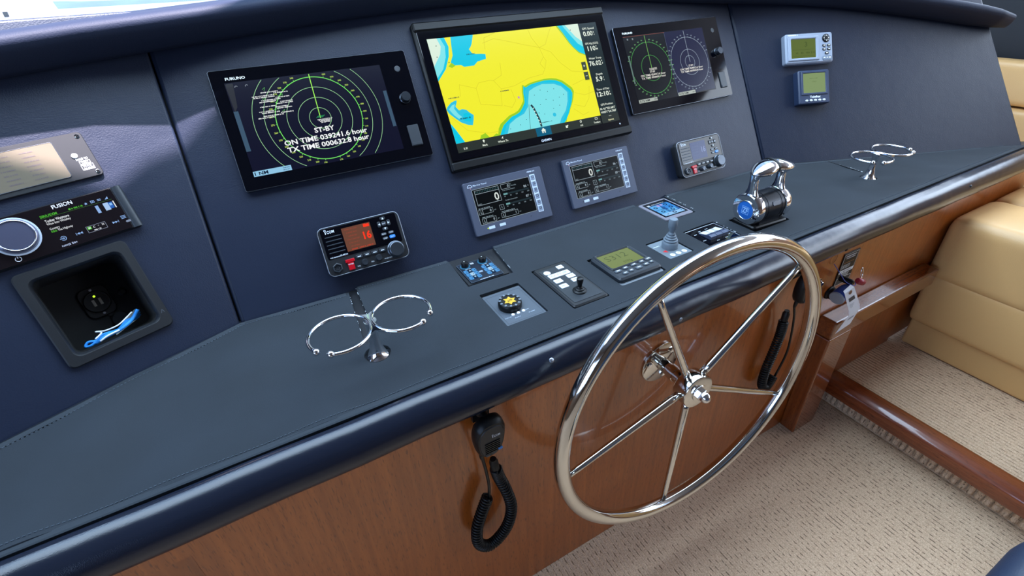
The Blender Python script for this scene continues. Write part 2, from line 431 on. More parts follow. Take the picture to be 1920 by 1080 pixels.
loft(bm, [[(a, y, b) for a, b in prof] for y in (-.012, -1.6)])
struct('trim_1', bm, TEAKY, 'varnished wood nosing along the edge of the carpeted step', smooth=True)

# cabin shell around the helm (overhead, sides, aft): what the chrome and screens mirror
HEAD = mat('headliner', '#6d6b6e', .7, bump=(300, .1, .001, U3))
TRIMT = mat('cabin_trim', '#a98e78', .6); TRIMD = mat('cabin_bulkhead', '#5a4636', .6)
ZR = 1.30
roof = [(-2.4, .40), (-1.2, .42), (-.73, .436), (-.622, .442), (-.572, .48), (-.47, .53), (-.3, .62), (0, .75), (.6, .86), (2.4, .86), (2.4, -3.2), (-2.4, -3.2)]  # unseen front edge, shaped so its shadow bounds the dash sun patch
bm = plate([(a, b) for a, b in roof], [], ZR, ZR + .05)
struct('ceiling', bm, HEAD, 'tan padded headliner over the helm, front edge shaped for the sun patch')
def wall(name, x0, x1, y0, y1, z0, z1, label, m=TRIMT):
    return struct(name, box(new(), x0, x1, y0, y1, z0, z1), m, label)
wall('wall_left', -2.45, -2.4, -3.2, .2, FLOOR, ZR, 'brown cabin side on the port side', TRIMD)
wall('wall_right', 2.4, 2.45, -3.2, 1.0, FLOOR, .30, 'low tan cabin side on the starboard side')
wall('wall_right_pillar', 2.36, 2.45, -1.15, -.55, .30, ZR, 'tan window pillar on the starboard side')
wall('wall_rear', -2.4, 2.4, -3.25, -3.2, FLOOR, ZR, 'brown aft cabin bulkhead', TRIMD)
# windscreen ahead of the dash: frame posts and clear panes
def pane(name, a, b, c, d, label):
    bm = new(); bm.faces.new([bm.verts.new(p) for p in (a, b, c, d)])
    return struct(name, bm, PANE, label)
WB = [(-2.3, .55, .50), (-1.45, 1.05, .52), (-.35, 1.42, .54), (.75, 1.42, .54), (1.75, 1.05, .52)]
WT = [(-2.3, .42, ZR), (-1.3, .44, ZR), (-.35, .62, ZR), (.6, .87, ZR), (1.75, .87, ZR)]
for i in range(4):
    pane('window_%d' % (i + 1), WB[i], WB[i + 1], WT[i + 1], WT[i], 'clear windscreen pane above the dash')
bm = new()
for i in (0, 2, 3, 4): tube(bm, [WB[i], WT[i]], .022, 6)
struct('trim_2', bm, mat('white_frame', '#cfd4da', .4), 'slim white posts between the windscreen panes')

# ------------------------------------------------------------------ the world outside the windscreen
SEA = mat('sea', '#5a6c70', .6, bump=(2, .2, .2, U3))
bm = new(); bm.faces.new([bm.verts.new(p) for p in ((-900, 4, -4.2), (600, 4, -4.2), (600, 1200, -4.2), (-900, 1200, -4.2))])
struct('water', bm, SEA, 'pale harbour water beyond the windscreen')
bm = new(); pr = None
for i in range(81):
    x = -260 + i * 6.5; h = 2.0 + 1.7 * noise.noise((x * .021, 3, 0)) + .5 * noise.noise((x * .13, 9, 0))
    q = [bm.verts.new(p) for p in ((x, 295, -4.6), (x, 300, -4.2 + h * .8), (x, 330, -4.2 + h), (x, 360, -4.6))]
    if pr:
        for a in range(3): bm.faces.new((pr[a], q[a], q[a + 1], pr[a + 1]))
    pr = q
struct('hills', bm, mat('hazy_hills', '#2a4448', .9, var=(.08, .5, U3, '#375356')), 'low hazy blue-green shore across the water', smooth='all')
yb = thing('motor_yacht', 'white motor yacht moored beyond the windscreen', 'boat', (-6.6, 25, -4.2))
WHITEB = mat('white_gelcoat', '#e9ecef', .3)
bm = new()
L = []
for y, wd, zt in ((-4, 1.6, 2.9), (0, 1.9, 3.0), (4, 1.5, 3.25), (7, .6, 3.5), (8, .1, 3.6)):
    L.append([(-wd, y, zt), (-wd * .85, y, .3), (0, y, -.3), (wd * .85, y, .3), (wd, y, zt)])
loft(bm, L, True, True, closed=True); obj('hull', bm, WHITEB, yb, smooth=True)
bm = new(); loft(bm, [[(-1.35, -3.6, 2.9), (1.65, -3.6, 2.9), (1.5, 3.2, 3.0), (-1.2, 3.2, 3.0)], [(-1.35, -3.6, 4.25), (1.65, -3.6, 4.25), (1.2, 1.0, 4.25), (-1.0, 1.0, 4.25)]])
obj('cabin', bm, WHITEB, yb)
bm = new(); loft(bm, [[(-1.3, -3.5, 4.25), (1.58, -3.5, 4.25), (1.1, .6, 4.25), (-1.1, .6, 4.25)], [(-1.2, -3.3, 5.9), (1.20, -3.3, 5.9), (.8, .2, 5.9), (-1.0, .2, 5.9)]])
obj('flybridge', bm, WHITEB, yb)
for k in range(5):
    bm = box(new(), -.72 + k * .30, -.60 + k * .30, -3.56, -3.40, 4.28, 4.42); obj('window', bm, mat('boat_window', '#3a4650', .15), yb)
bm = new(); tube(bm, [(1.75, -3.5, 3.6), (1.85, 0, 3.65), (1.45, 4, 3.9), (.5, 7, 4.15)], .02, 6)
for y, xx in ((-3, 1.78), (-1.5, 1.82), (0, 1.85), (2, 1.66), (4, 1.45), (5.5, 1.0)): cyl(bm, (xx, y, 2.95), (xx, y, 3.75), .015, n=6)
obj('railing', bm, CHROME, yb)

# ================================================================== HELM CONSOLE
con = thing('helm_console', 'long navy upholstered helm console with three angled dash panels and varnished wood base', 'console', (0, 0, FLOOR))
def inv(o, parent):                                    # parent a world-space mesh under a placed Empty
    o.parent = parent; o.matrix_parent_inverse = Matrix.Translation(-Vector(parent.matrix_world.translation)); return o
bpy.context.view_layer.update()
def part(name, bm, m, label=None, **k):
    o = inv(obj(name, bm, m, **k), con)
    if label: o['label'] = label
    return o
def panel_part(name, side, outer, holes, th=.02, m=NAVY):
    bm = plate(outer, holes, -th, 0)
    bm.transform(on_panel(side, 0, 0, -.0004))
    return part(name, bm, m, bevel=(.006, 3), smooth=True)
G = .0006
VT = .60
panel_part('centre_panel', 0, [(-HW + G, -.02), (HW - G, -.02), (HW - G, VT), (-HW + G, VT)], [])
CU = (-.1735, .1335)                                    # cubby centre on the port wing
panel_part('side_panel', -1, [(-1.0, -.02), (-G - .0037, -.02), (-G + .1835 * VT, VT), (-.95, VT)], [rrect(CU[0], CU[1], .140, .150, .012)])
panel_part('side_panel', 1, [(G + .0037, -.02), (.925, -.02), (.80, .40), (.74, VT), (G - .1835 * VT, VT)], [])
for s_ in (-1, 1):                                     # added strip behind each seam, stops light leaking through the gap
    bm = box(new(), s_ * HW - .05, s_ * HW + .05, -.02, VT, -.05, -.026); bm.transform(on_panel(0, 0, 0)); part('seam_light_stop', bm, SATIN)
# end cap of the starboard wing
o_, X_, V_, N_ = frame(1)
e0 = o_ + X_ * .925 - V_ * .02; e1 = o_ + X_ * .80 + V_ * .40; e2 = o_ + X_ * .74 + V_ * VT
# shelf board
bm = plate([(-1.40, .012), (1.70, .012), (1.66, .06), (HW, BY + .01), (-HW, BY + .01), (-1.40, .125)], [], -.05, -.006)
part('shelf', bm, SATIN)
# padded front roll
RP = [(.002, -.03), (.001, -.008), (-.0015, .001), (-.005, .0045), (-.013, .0048), (-.023, .0025), (-.032, -.002), (-.040, -.0095), (-.0462, -.0200), (-.0495, -.031), (-.049, -.042), (-.0455, -.051), (-.040, -.057), (-.030, -.060), (-.008, -.060)]
bm = new(); xs = [-1.45 + i * .05 for i in range(65)]
loft(bm, [[(x, y + .0006 * math.sin(x * 31), z + .0006 * math.sin(x * 23 + 1)) for y, z in RP] for x in xs])
part('front_roll', bm, ROLL, smooth='all')
for sx, sy, sz, ny, nz in ((-.310, -.0395, -.0085, -.75, .66), (-.012, -.0495, -.034, -1, -.05), (.545, -.0470, -.047, -1, -.4), (1.127, -.0445, -.0165, -.9, .4)):
    o = part('snap_stud', lathe(new(), (sx, sy, sz), (0, ny, nz), [(.0045, -.001), (.0045, .001), (.003, .0022), (.0005, .0026)], 12), SILVER if sx < .1 else SATIN, smooth=True)
# brow: padded visor sweeping along the top of the three panels
path = []
def lip(side, u, v):
    o, X, V, N = frame(side); path.append(o + X * u + V * (v + .014) + N * .02)
for D in (.95, .8, .6, .4, .25, .13, .05): lip(-1, -D, .500 - .085 * D - .055 * D * D)
for x in [-.70 + .1 * i for i in range(15)]: lip(0, x, .549 - .05 * (x / .777) ** 2 - (.0 if x < 0 else .022 * (x / .777)))
for D in (.05, .14, .26, .37, .47, .57, .66, .73, .79, .83): lip(1, D, .486 - .118 * D - .060 * D * D)
for _ in range(3):
    path = [path[0]] + [(path[i - 1] + path[i] * 2 + path[i + 1]) / 4 for i in range(1, len(path) - 1)] + [path[-1]]
BP = [(-.085, .030), (-.050, .012), (-.022, .001), (-.008, .001), (.004, .009), (.016, .023), (.025, .036), (.029, .046), (.028, .054), (.022, .060), (.012, .063), (-.02, .064), (-.30, .062), (-.62, .05), (-.62, .03), (-.12, .03)]
bm = new(); L = []
for i, p in enumerate(path):
    t = (path[min(i + 1, len(path) - 1)] - path[max(i - 1, 0)]); t.z = 0; t.normalize()
    o = Vector((t.y, -t.x, 0))
    k = 1.
    end = len(path) - 1 - i
    if end < 3: k = (.66, .88, .97)[end]
    l = []
    for a, b in BP:
        q = p + o * (a if a > -.1 else 0) * k + Vector((0, 0, b * k + (1 - k) * .03))
        if a <= -.1: q += Vector((t.x * 0, -a, 0))
        l.append(tuple(q))
    L.append(l)
loft(bm, L)
part('brow', bm, BROW, 'padded navy visor lip over the dash panels', smooth='all')
# wood base with a locker door at its port end
WY = -.010
bm = plate([(-1.45, FLOOR + .003), (1.18, FLOOR + .003), (1.18, STEPZ + .012), (1.72, STEPZ + .012), (1.72, -.055), (-1.45, -.055)], [[(-1.36, -.60), (-.900, -.60), (-.900, -.122), (-1.36, -.122)]], -.02, 0)
bm.transform(Matrix(((1, 0, 0, 0), (0, 0, -1, WY), (0, 1, 0, 0), (0, 0, 0, 1))))
part('base_panel', bm, TEAK)
bm = plate([(-1.354, -.594), (-.907, -.594), (-.907, -.129), (-1.354, -.129)], [[(-1.30, -.54), (-.955, -.54), (-.955, -.178), (-1.30, -.178)]], -.02, -.003)
bm.transform(Matrix(((1, 0, 0, 0), (0, 0, -1, WY + .016), (0, 1, 0, 0), (0, 0, 0, 1))))
d = part('locker_door', bm, TEAK, bevel=(.002, 2))
pb = box(new(), -1.30, -.955, WY + .026, WY + .034, -.54, -.178); o = obj('door_panel', pb, TEAK); inv(o, con); o.parent = d; o.matrix_parent_inverse = Matrix()
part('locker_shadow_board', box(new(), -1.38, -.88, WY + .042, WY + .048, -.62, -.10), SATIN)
part('post', box(new(), .622, .728, -.0575, WY, FLOOR + .002, -.3625), TEAKP, bevel=(.004, 2))
bm = box(new(), .622, 1.165, -.058, WY, -.362, -.300)
part('rail', bm, TEAKX, bevel=(.006, 3))
# side of the cabin behind the starboard end of the dash
struct('wall_right_lining', box(new(), 2.08, 2.12, -.05, 1.2, .15, .50), mat('navy_lining', '#10141c', .7), 'dark navy cabin side lining past the starboard dash end')

# ================================================================== FITTED CANVAS COVER ON THE SHELF
cov = thing('shelf_cover', 'black canvas cover fitted over the console shelf with cut-outs for the controls', 'cover', (0, .18, -.0058))
def rect(x, y, w, h, r=.003): return rrect(x, y, w, h, r, 2)
def rear(x):                                             # rear edge of the shelf at x
    return BY - .008 if abs(x) < HW else BY - .008 - (abs(x) - HW) * .4
outer = [(-1.36, .006), (1.58, .006), (1.615, .010), (1.585, .030), (1.45, rear(1.45)), (1.2, rear(1.2)), (HW + .01, rear(HW)), (.345, BY - .007), (.338, BY - .008), (.333, .240), (.227, .238), (.229, BY - .010),
         (.10, BY - .007), (-.216, BY - .008), (-.230, .236), (-.340, .236), (-.334, BY - .010), (-.548, BY - .007), (-.556, .16), (-.5805, .165), (-.566, BY - .016), (-HW, rear(HW)), (-.95, rear(.95)), (-1.2, rear(1.2)), (-1.36, rear(1.36))]
cupL = (-.567, .129); cupR = (.929, .132)
def cring(c, r, n=16): return [(c[0] + r * math.cos(2 * math.pi * i / n), c[1] + r * math.sin(2 * math.pi * i / n)) for i in range(n)]
holes = [rect(-.2885, .134, .092, .120), rect(-.152, .135, .088, .164), rect(-.004, .128, .122, .124), rect(.134, .135, .074, .082), rect(.270, .131, .106, .086), rect(.425, .118, .130, .080), cring(cupL, .0235), cring(cupR, .022)]
# the slit runs into the round hole at the port cup holder
def wrinkle(x, y):
    a = .0011 * noise.noise((x * 5.5 + y * 3.0, y * 5.0 - x * 2.5, 1)) + .0006 * noise.noise((x * 16, y * 9, 5))
    if x > .5: a += .0013 * math.sin((x * 1.2 + y * 2.2) * 34) * min(1, (x - .5) * 1.6) * (.35 + .65 * abs(noise.noise((x * 3, y * 3, 8))))
    if x < -.4: a += .0012 * math.sin((x * 2.0 - y * .8) * 17) * min(1, (-.4 - x) * 3)
    return a * 1.7 + .0004
bm = plate(outer, holes, -.0058, -.0005, grid=.016, zfun=wrinkle)
o = inv(obj('canvas', bm, FABRIC, smooth=True), cov)
cov_parts = [o]
def strip(bm, pts, wd, h, z):
    for a, b in zip(pts, pts[1:]):
        a = Vector(a); b = Vector(b); t = (b - a).normalized(); n = Vector((-t.y, t.x)) * wd / 2
        loft(bm, [[(a.x - n.x, a.y - n.y, z), (a.x + n.x, a.y + n.y, z), (a.x + n.x * .6, a.y + n.y * .6, z + h), (a.x - n.x * .6, a.y - n.y * .6, z + h)],
                  [(b.x - n.x, b.y - n.y, z), (b.x + n.x, b.y + n.y, z), (b.x + n.x * .6, b.y + n.y * .6, z + h), (b.x - n.x * .6, b.y - n.y * .6, z + h)]])
bm = new()
for l in ([(-1.36, rear(1.36) - .006), (-.95, rear(.95) - .006), (-HW, rear(HW) - .006), (-.572, BY - .019)], [(-.545, BY - .008), (-.337, BY - .010)], [(-.214, BY - .009), (.10, BY - .008), (.226, BY - .010)], [(.347, BY - .008), (HW, rear(HW) - .006), (1.2, rear(1.2) - .006), (1.56, .034)], [(-1.36, .011), (1.585, .012)]):
    strip(bm, l, .012, .0012, -.0003)
inv(obj('hem', bm, HEM), cov)
bm = new()
for l in ([(-1.36, rear(1.36) - .013), (-.95, rear(.95) - .013), (-HW, rear(HW) - .013), (-.575, BY - .026)], [(-.543, BY - .015), (-.34, BY - .017)], [(-.212, BY - .016), (.224, BY - .017)], [(.35, BY - .015), (HW, rear(HW) - .013), (1.2, rear(1.2) - .013), (1.55, .047)], [(-1.36, .021), (1.57, .022)]):
    for a, b in zip(l, l[1:]):
        a = Vector(a); b = Vector(b); n = int((b - a).length / .0055)
        for i in range(n):
            p = a + (b - a) * i / n; q = a + (b - a) * (i + .6) / n; z = wrinkle(*((p + q) / 2)) - .0004
            strip(bm, [p, q], .0012, .0012, z)
so = inv(obj('stitching', bm, STITCH), cov); so['kind'] = 'stuff'
# frayed pale lining along some cut edges
bm = new()
def fray(a, b, n, s):
    a = Vector(a); b = Vector(b)
    for i in range(n):
        p = a + (b - a) * random.random(); l = random.uniform(.3, 1) * s
        box(bm, p.x - l / 2, p.x + l / 2, p.y - l, p.y + l, .0001, .0012)
fray((.340, .25), (.344, .36), 12, .0022); fray((.320, .10), (.325, .165), 7, .0022); fray((-.228, .25), (-.217, .35), 12, .0016)
fray((-.556, .18), (-.549, .36), 16, .0014); fray((-.580, .17), (-.567, .34), 12, .0012); fray((.956, .165), (.962, .205), 14, .0028); fray((.960, .20), (.966, .25), 6, .0015)
fo = inv(obj('frayed_edge', bm, mat('pale_fray', '#b9c0c4', .9)), cov); fo['kind'] = 'stuff'
# dark slit at the starboard cup holder
inv(obj('slit', box(new(), -.0018, .0018, -.052, .052, 0, .0012), SATIN, mw=Matrix.Translation((.9595, .225, .0002)) @ Matrix.Rotation(-.1, 4, 'Z')), cov)
bpy.context.view_layer.update()

# ================================================================== DASH DISPLAYS
def chartplotter():
    t = thing('chartplotter', 'large black chartplotter showing a yellow and blue coastal chart', 'display', on_panel(0, .006, .362))
    obj('housing', slab(new(), 0, 0, .540, .345, .006, 0, .014, .003), BLACK, t, smooth=True)
    obj('face_glass', slab(new(), 0, .001, .528, .302, .003, .012, .0168, .0012), GLOSS, t)
    obj('top_lip', slab(new(), 0, .1615, .536, .020, .004, .012, .019, .003), BLACK, t, smooth=True)
    obj('bottom_lip', slab(new(), 0, -.1615, .536, .020, .004, .012, .019, .003), BLACK, t, smooth=True)
    z = .0172; a = Art(); ox = -.006
    YEL = em('#f2ee2e'); BLU = em('#06c8e6'); CYA = em('#7fe4ea'); PAL = em('#dcefdc'); GRN = em('#9ccf25'); DK = em('#18282c'); BAR = em('#2b3330'); WH = em('#e9f2e4'); ROAD = em('#d8cf2a'); INK = em('#1d3a45')
    MB = em('#2fc3e3')
    P = lambda l: [(x + ox, y) for x, y in l]
    def poly(l, m, k): a.poly(P(l), m, z + k * .00015)
    poly([(-.238, .132), (.183, .132), (.183, -.110), (-.238, -.110)], YEL, 0)
    a.rect(.212 + ox, .0, .058, .264, DK, z); a.rect(.001 + ox - .0305 + .0, -.121, .418, .022, BAR, z); a.rect(.212 + ox, -.121, .058, .022, BAR, z + .0001)
    # port and starboard corners of open water
    poly([(-.238, .132), (-.195, .132), (-.190, .111), (-.196, .089), (-.212, .061), (-.238, .036)], BLU, 1)
    poly([(-.238, .132), (-.206, .132), (-.199, .112), (-.204, .088), (-.218, .062), (-.238, .043)], CYA, 2)
    poly([(-.238, .132), (-.214, .132), (-.209, .113), (-.216, .095), (-.238, .070)], PAL, 3)
    poly([(-.179, .132), (-.121, .132), (-.130, .112), (-.136, .104), (-.141, .1), (-.136, .090), (-.127, .087), (-.114, .086), (-.102, .084), (-.104, .073), (-.128, .069), (-.139, .061), (-.165, .061), (-.172, .066), (-.188, .067), (-.196, .074), (-.186, .09), (-.183, .11)], BLU, 1)
    poly([(-.194, .074), (-.186, .066), (-.196, .062), (-.204, .066)], GRN, 2)
    poly([(.114, .132), (.147, .132), (.183, .104), (.183, .050), (.164, .058), (.150, .074), (.141, .086), (.128, .110)], GRN, 1)
    poly([(.119, .132), (.150, .132), (.183, .105), (.183, .052), (.166, .060), (.152, .074), (.143, .088), (.131, .112)], BLU, 2)
    poly([(.133, .132), (.183, .132), (.183, .072), (.168, .082), (.152, .104)], CYA, 3); poly([(.142, .132), (.183, .132), (.183, .086), (.166, .100)], PAL, 4)
    # the bay
    bay = [(-.024, -.004), (-.018, -.008), (-.004, -.003), (.012, -.0005), (.039, .002), (.058, .001), (.073, -.002), (.088, -.009), (.1, -.02), (.110, -.030), (.113, -.040), (.107, -.056), (.101, -.067), (.092, -.08), (.086, -.09), (.075, -.103), (.067, -.110), (-.121, -.110), (-.113, -.098), (-.105, -.088), (-.09, -.079), (-.078, -.072), (-.062, -.068), (-.052, -.064), (-.042, -.055), (-.032, -.043), (-.030, -.030), (-.029, -.020)]
    poly([(x * 1.06 - .001, min(y * 1.0 + .004, y + .004)) if y > -.108 else (x - .006 if x < 0 else x + .006, y) for x, y in bay], GRN, 1)
    poly(bay, BLU, 2)
    poly([(-.026, -.018), (-.019, -.012), (-.003, -.007), (.028, -.002), (.067, -.006), (.088, -.016), (.104, -.035), (.098, -.058), (.088, -.078), (.072, -.096), (.060, -.110), (-.111, -.110), (-.098, -.09), (-.075, -.078), (-.05, -.069), (-.032, -.052), (-.026, -.034)], MB, 3)
    poly([(-.021, -.040), (-.012, -.018), (.006, -.011), (.030, -.006), (.064, -.010), (.084, -.019), (.098, -.036), (.092, -.058), (.080, -.080), (.060, -.098), (.052, -.110), (-.101, -.110), (-.088, -.088), (-.068, -.078), (-.042, -.070), (-.026, -.055)], CYA, 4)
    a.disc(.043 + ox, -.086, .005, MB, z + .0008)
    a.line(P([(-.017, -.052), (-.012, -.060), (-.008, -.074), (-.004, -.09), (-.003, -.109)]), .0052, INK, z + .0009)
    a.line(P([(-.022, -.05), (-.030, -.08), (-.036, -.110)]), .0009, INK, z + .0009)
    for k in range(6): a.rect(-.0125 + .0017 * k + ox, -.061 - .008 * k, .003, .0022, WH, z + .00105)
    for x, y in ((.0, -.03), (.02, -.02), (.04, -.026), (.06, -.022), (.03, -.045), (.05, -.05), (.07, -.045), (.01, -.055), (.0, -.075), (.045, -.07), (.065, -.065), (.015, -.08), (-.06, -.095), (-.04, -.085), (.03, -.1), (.085, -.04), (-.09, -.1)): a.rect(x + ox, y, .0018, .0018, INK, z + .0009)
    for x, y in ((-.22, .115), (-.225, .09), (-.20, .075), (.155, .118)): a.rect(x + ox, y, .003, .0016, INK, z + .0009)
    # small lake and corner
    lake = [(-.238, -.030), (-.234, -.024), (-.223, -.016), (-.214, -.013), (-.207, -.012), (-.209, -.018), (-.214, -.026), (-.208, -.036), (-.200, -.034), (-.190, -.037), (-.183, -.045), (-.175, -.052), (-.178, -.062), (-.184, -.075), (-.196, -.072), (-.211, -.064), (-.224, -.051), (-.234, -.040)]
    poly(lake, MB, 1); poly([(-.232, -.03), (-.222, -.022), (-.214, -.020), (-.219, -.03), (-.212, -.044), (-.205, -.052), (-.214, -.055), (-.224, -.044)], CYA, 2); poly([(-.200, -.045), (-.188, -.044), (-.180, -.055), (-.186, -.066), (-.202, -.062)], BLU, 2)
    poly([(-.238, -.062), (-.230, -.076), (-.222, -.094), (-.215, -.110), (-.238, -.110)], BLU, 1)
    poly([(-.160, -.110), (-.172, -.104), (-.176, -.110)], GRN, 1); poly([(-.172, -.102), (-.158, -.098), (-.150, -.110), (-.17, -.110)], GRN, 1); poly([(-.142, -.110), (-.130, -.104), (-.120, -.110)], GRN, 1)
    roads = [[(-.100, .095), (-.095, .122), (-.06, .132)], [(-.102, .110), (-.07, .118), (-.03, .107), (.01, .095), (.05, .084), (.08, .07), (.1, .04), (.128, .015), (.183, .005)], [(.03, .132), (.035, .11), (.05, .084), (.07, .09), (.09, .12), (.1, .132)], [(.05, .084), (.055, .06), (.04, .045), (.05, .03), (.06, .05), (.055, .06)], [(.05, .03), (.04, .018), (.0, .014), (-.05, .0), (-.085, -.002), (-.1, .02), (-.075, .03), (-.07, .06)], [(-.195, -.005), (-.19, .022), (-.15, .008), (-.14, .02), (-.11, .022), (-.1, .02)], [(-.15, .008), (-.15, -.03), (-.095, -.042), (-.09, -.015), (-.085, -.002)], [(-.09, -.042), (-.07, -.05), (-.055, -.035), (-.06, -.005)], [(-.23, -.05), (-.2, -.085), (-.15, -.1), (-.12, -.1)], [(.12, -.02), (.16, -.01), (.183, -.02)], [(.12, -.04), (.15, -.05), (.183, -.045)], [(.11, -.07), (.14, -.08), (.16, -.06), (.17, -.03)], [(.105, -.08), (.13, -.1), (.15, -.095)]]
    for l in roads: a.line(P(l), .0009, ROAD, z + .0004)
    a.squig(-.140 + ox, .088, .022, .0032, INK, z + .001); a.squig(-.213 + ox, -.006, .026, .0032, INK, z + .001); a.squig(-.078 + ox, -.008, .024, .0032, INK, z + .001); a.squig(.012 + ox, -.1, .026, .0028, INK, z + .001); a.squig(-.197 + ox, -.056, .028, .004, INK, z + .001)
    a.disc(-.045 + ox, -.029, .003, em('#c9a0b4'), z + .0008)
    # zoom keys
    for y, s in ((.023, '+'), (-.003, '-')):
        a.rect(.1695 + ox, y, .014, .021, em('#3c4a3a'), z + .0011)
        a.rect(.1695 + ox, y, .006, .0012, WH, z + .0013)
        if s == '+': a.rect(.1695 + ox, y, .0012, .006, WH, z + .00135)
    # data column
    X = .2115 + ox
    for lab, val, un, yl, yv in (('GPS Speed', '0.00', 'kt', .1175, .1045), ('GPS Hdg (COG)', '110', 'M', .0785, .0655), ('Water Temp.', '76.02', 'F', .0395, .0265), ('Depth', '5.9', 'ft', -.003, -.0155), ('Time of Day', '12:10', 'PM', -.043, -.0555)):
        a.text(lab, X, yl, .0052, WH, z + .0003, w=min(.042, .0042 * len(lab)), bold=.01)
        wv = .0085 * len(val) - (.004 if '.' in val or ':' in val else 0)
        a.text(val, X - .004, yv, .0125, WH, z + .0003, w=wv, bold=.02)
        xu = X - .004 + wv / 2 + .004
        if un in ('M', 'F'):
            a.ring(xu - .0006, yv + .0048, .0012, .0008, WH, z + .0003, n=12); a.text(un, xu + .0005, yv - .0024, .005, WH, z + .0003, bold=.02)
        else:
            a.text(un[0], xu, yv + .003, .0045, WH, z + .0003, bold=.02); a.text(un[1], xu + .0006, yv - .0036, .0045, WH, z + .0003, bold=.02)
    a.text('GPS Position', X, -.0835, .0052, WH, z + .0003, w=.040, bold=.01)
    a.text("N 41°03.681'", X, -.0945, .006, WH, z + .0003, w=.050, bold=.02); a.text("W071°54.768'", X, -.1035, .006, WH, z + .0003, w=.051, bold=.02)
    # toolbar
    yb = -.1255
    a.text('5.9!', -.218 + ox, -.1245, .005, WH, z + .0003, bold=.02)
    a.text('Mark', -.167 + ox, yb, .0048, WH, z + .0003, bold=.02); a.disc(-.168 + ox, -.1148, .0026, WH, z + .0003, 12); a.poly(P([(-.1702, -.1158), (-.1658, -.1158), (-.168, -.1205)]), WH, z + .0003)
    a.text('Where To', -.118 + ox, yb + .0005, .0048, WH, z + .0003, bold=.02); a.poly(P([(-.1215, -.1185), (-.115, -.113), (-.1165, -.1205), (-.118, -.1175)]), WH, z + .0003)
    a.rect(.0 + ox, -.121, .044, .022, em('#0b5f80'), z + .0002)
    a.poly(P([(-.007, -.1195), (0, -.1125), (.007, -.1195)]), WH, z + .0004); a.rect(ox, -.1225, .010, .006, WH, z + .0004); a.rect(ox, -.1235, .003, .004, em('#0b5f80'), z + .0005)
    a.rect(.070 + ox, -.1215, .006, .006, WH, z + .0003); a.rect(.0735 + ox, -.1190, .003, .003, WH, z + .0003)
    a.ring(.116 + ox, -.1155, .0025, .0012, WH, z + .0003, n=14); a.text('AIS', .116 + ox, yb, .0046, WH, z + .0003, bold=.02)
    a.box(.166 + ox, -.1155, .007, .0045, .0012, WH, z + .0003); a.text('Toolbars', .166 + ox, yb, .0046, WH, z + .0003, w=.021, bold=.02)
    for k in (-1, 0, 1): a.disc(.213 + ox + k * .003, -.1155, .0009, WH, z + .0003, 8)
    a.text('Options', .213 + ox, yb, .0046, em('#f0eebc'), z + .0003, w=.019, bold=.02)
    a.build('screen_chart', t, 'bright chart screen with data column and menu bar')
    b = Art(); b.text('GARMIN', ox + .001, -.1435, .0062, paint('#c8ccd2'), z, w=.030, bold=.01); b.build('brand_lettering', t)
    obj('power_button', lathe(new(), (.239 + ox, -.1415, .0166), (0, 0, 1), [(.0024, 0), (.0022, .0006), (.0002, .0008)], 14), paint('#aab2b8'), t)
chartplotter()

def furuno_body(t):
    obj('housing', slab(new(), 0, 0, .396, .238, .004, 0, .0105, .001), BLACK, t)
    obj('edge_trim', slab(new(), 0, 0, .3972, .2392, .0045, .0095, .0112, .0005), SILVER, t)
    obj('face_glass', slab(new(), 0, 0, .3955, .2375, .004, .0105, .0125, .0006), GLOSS, t)
    o = obj('power_button', lathe(new(), (.172, .080, .0125), (0, 0, 1), [(.0065, 0), (.0065, .0004), (.0052, .0006), (.0052, .0002), (.0001, .0002)], 24), DARKGREY, t, smooth=True)
    k = new(); lathe(k, (.170, .014, .0125), (0, 0, 1), [(.0125, 0), (.0125, .002), (.0108, .0035), (.0108, .013), (.0098, .0145), (.0001, .0145)], 28)
    obj('rotary_knob', k, mat('dark_metal', '#3c4148', .25, metal=.8), t, smooth=True)
    bm = new(); slab(bm, .168, -.070, .0255, .047, .002, .0125, .0155, .001); slab(bm, .168, -.089, .022, .006, .001, .0155, .0165, .0005)
    obj('card_slot_cover', bm, DARKGREY, t)
    b = Art(); b.text('FURUNO', -.153, .1005, .0055, paint('#d8d8cc'), .0128, w=.036, bold=.03); b.build('brand_lettering', t)
GREEN = em('#7df06a'); DIM = em('#5aa55c'); PALEG = em('#9fd8a0')
def bearing(a, x, y, r, z, m, m2, clip, h=.0034):
    for d in range(0, 360, 10):
        an = R(90 - d); c, s = math.cos(an), math.sin(an)
        p = (x + (r + .0085) * c, y + (r + .0075) * s)
        if not (clip[0] < p[0] < clip[1] and clip[2] < p[1] < clip[3]): continue
        a.line([(x + r * c, y + r * s), (x + (r + .003) * c, y + (r + .003) * s)], .0008, m, z)
        if d: a.text('%03d' % d, p[0], p[1], h, m2, z, bold=.01)
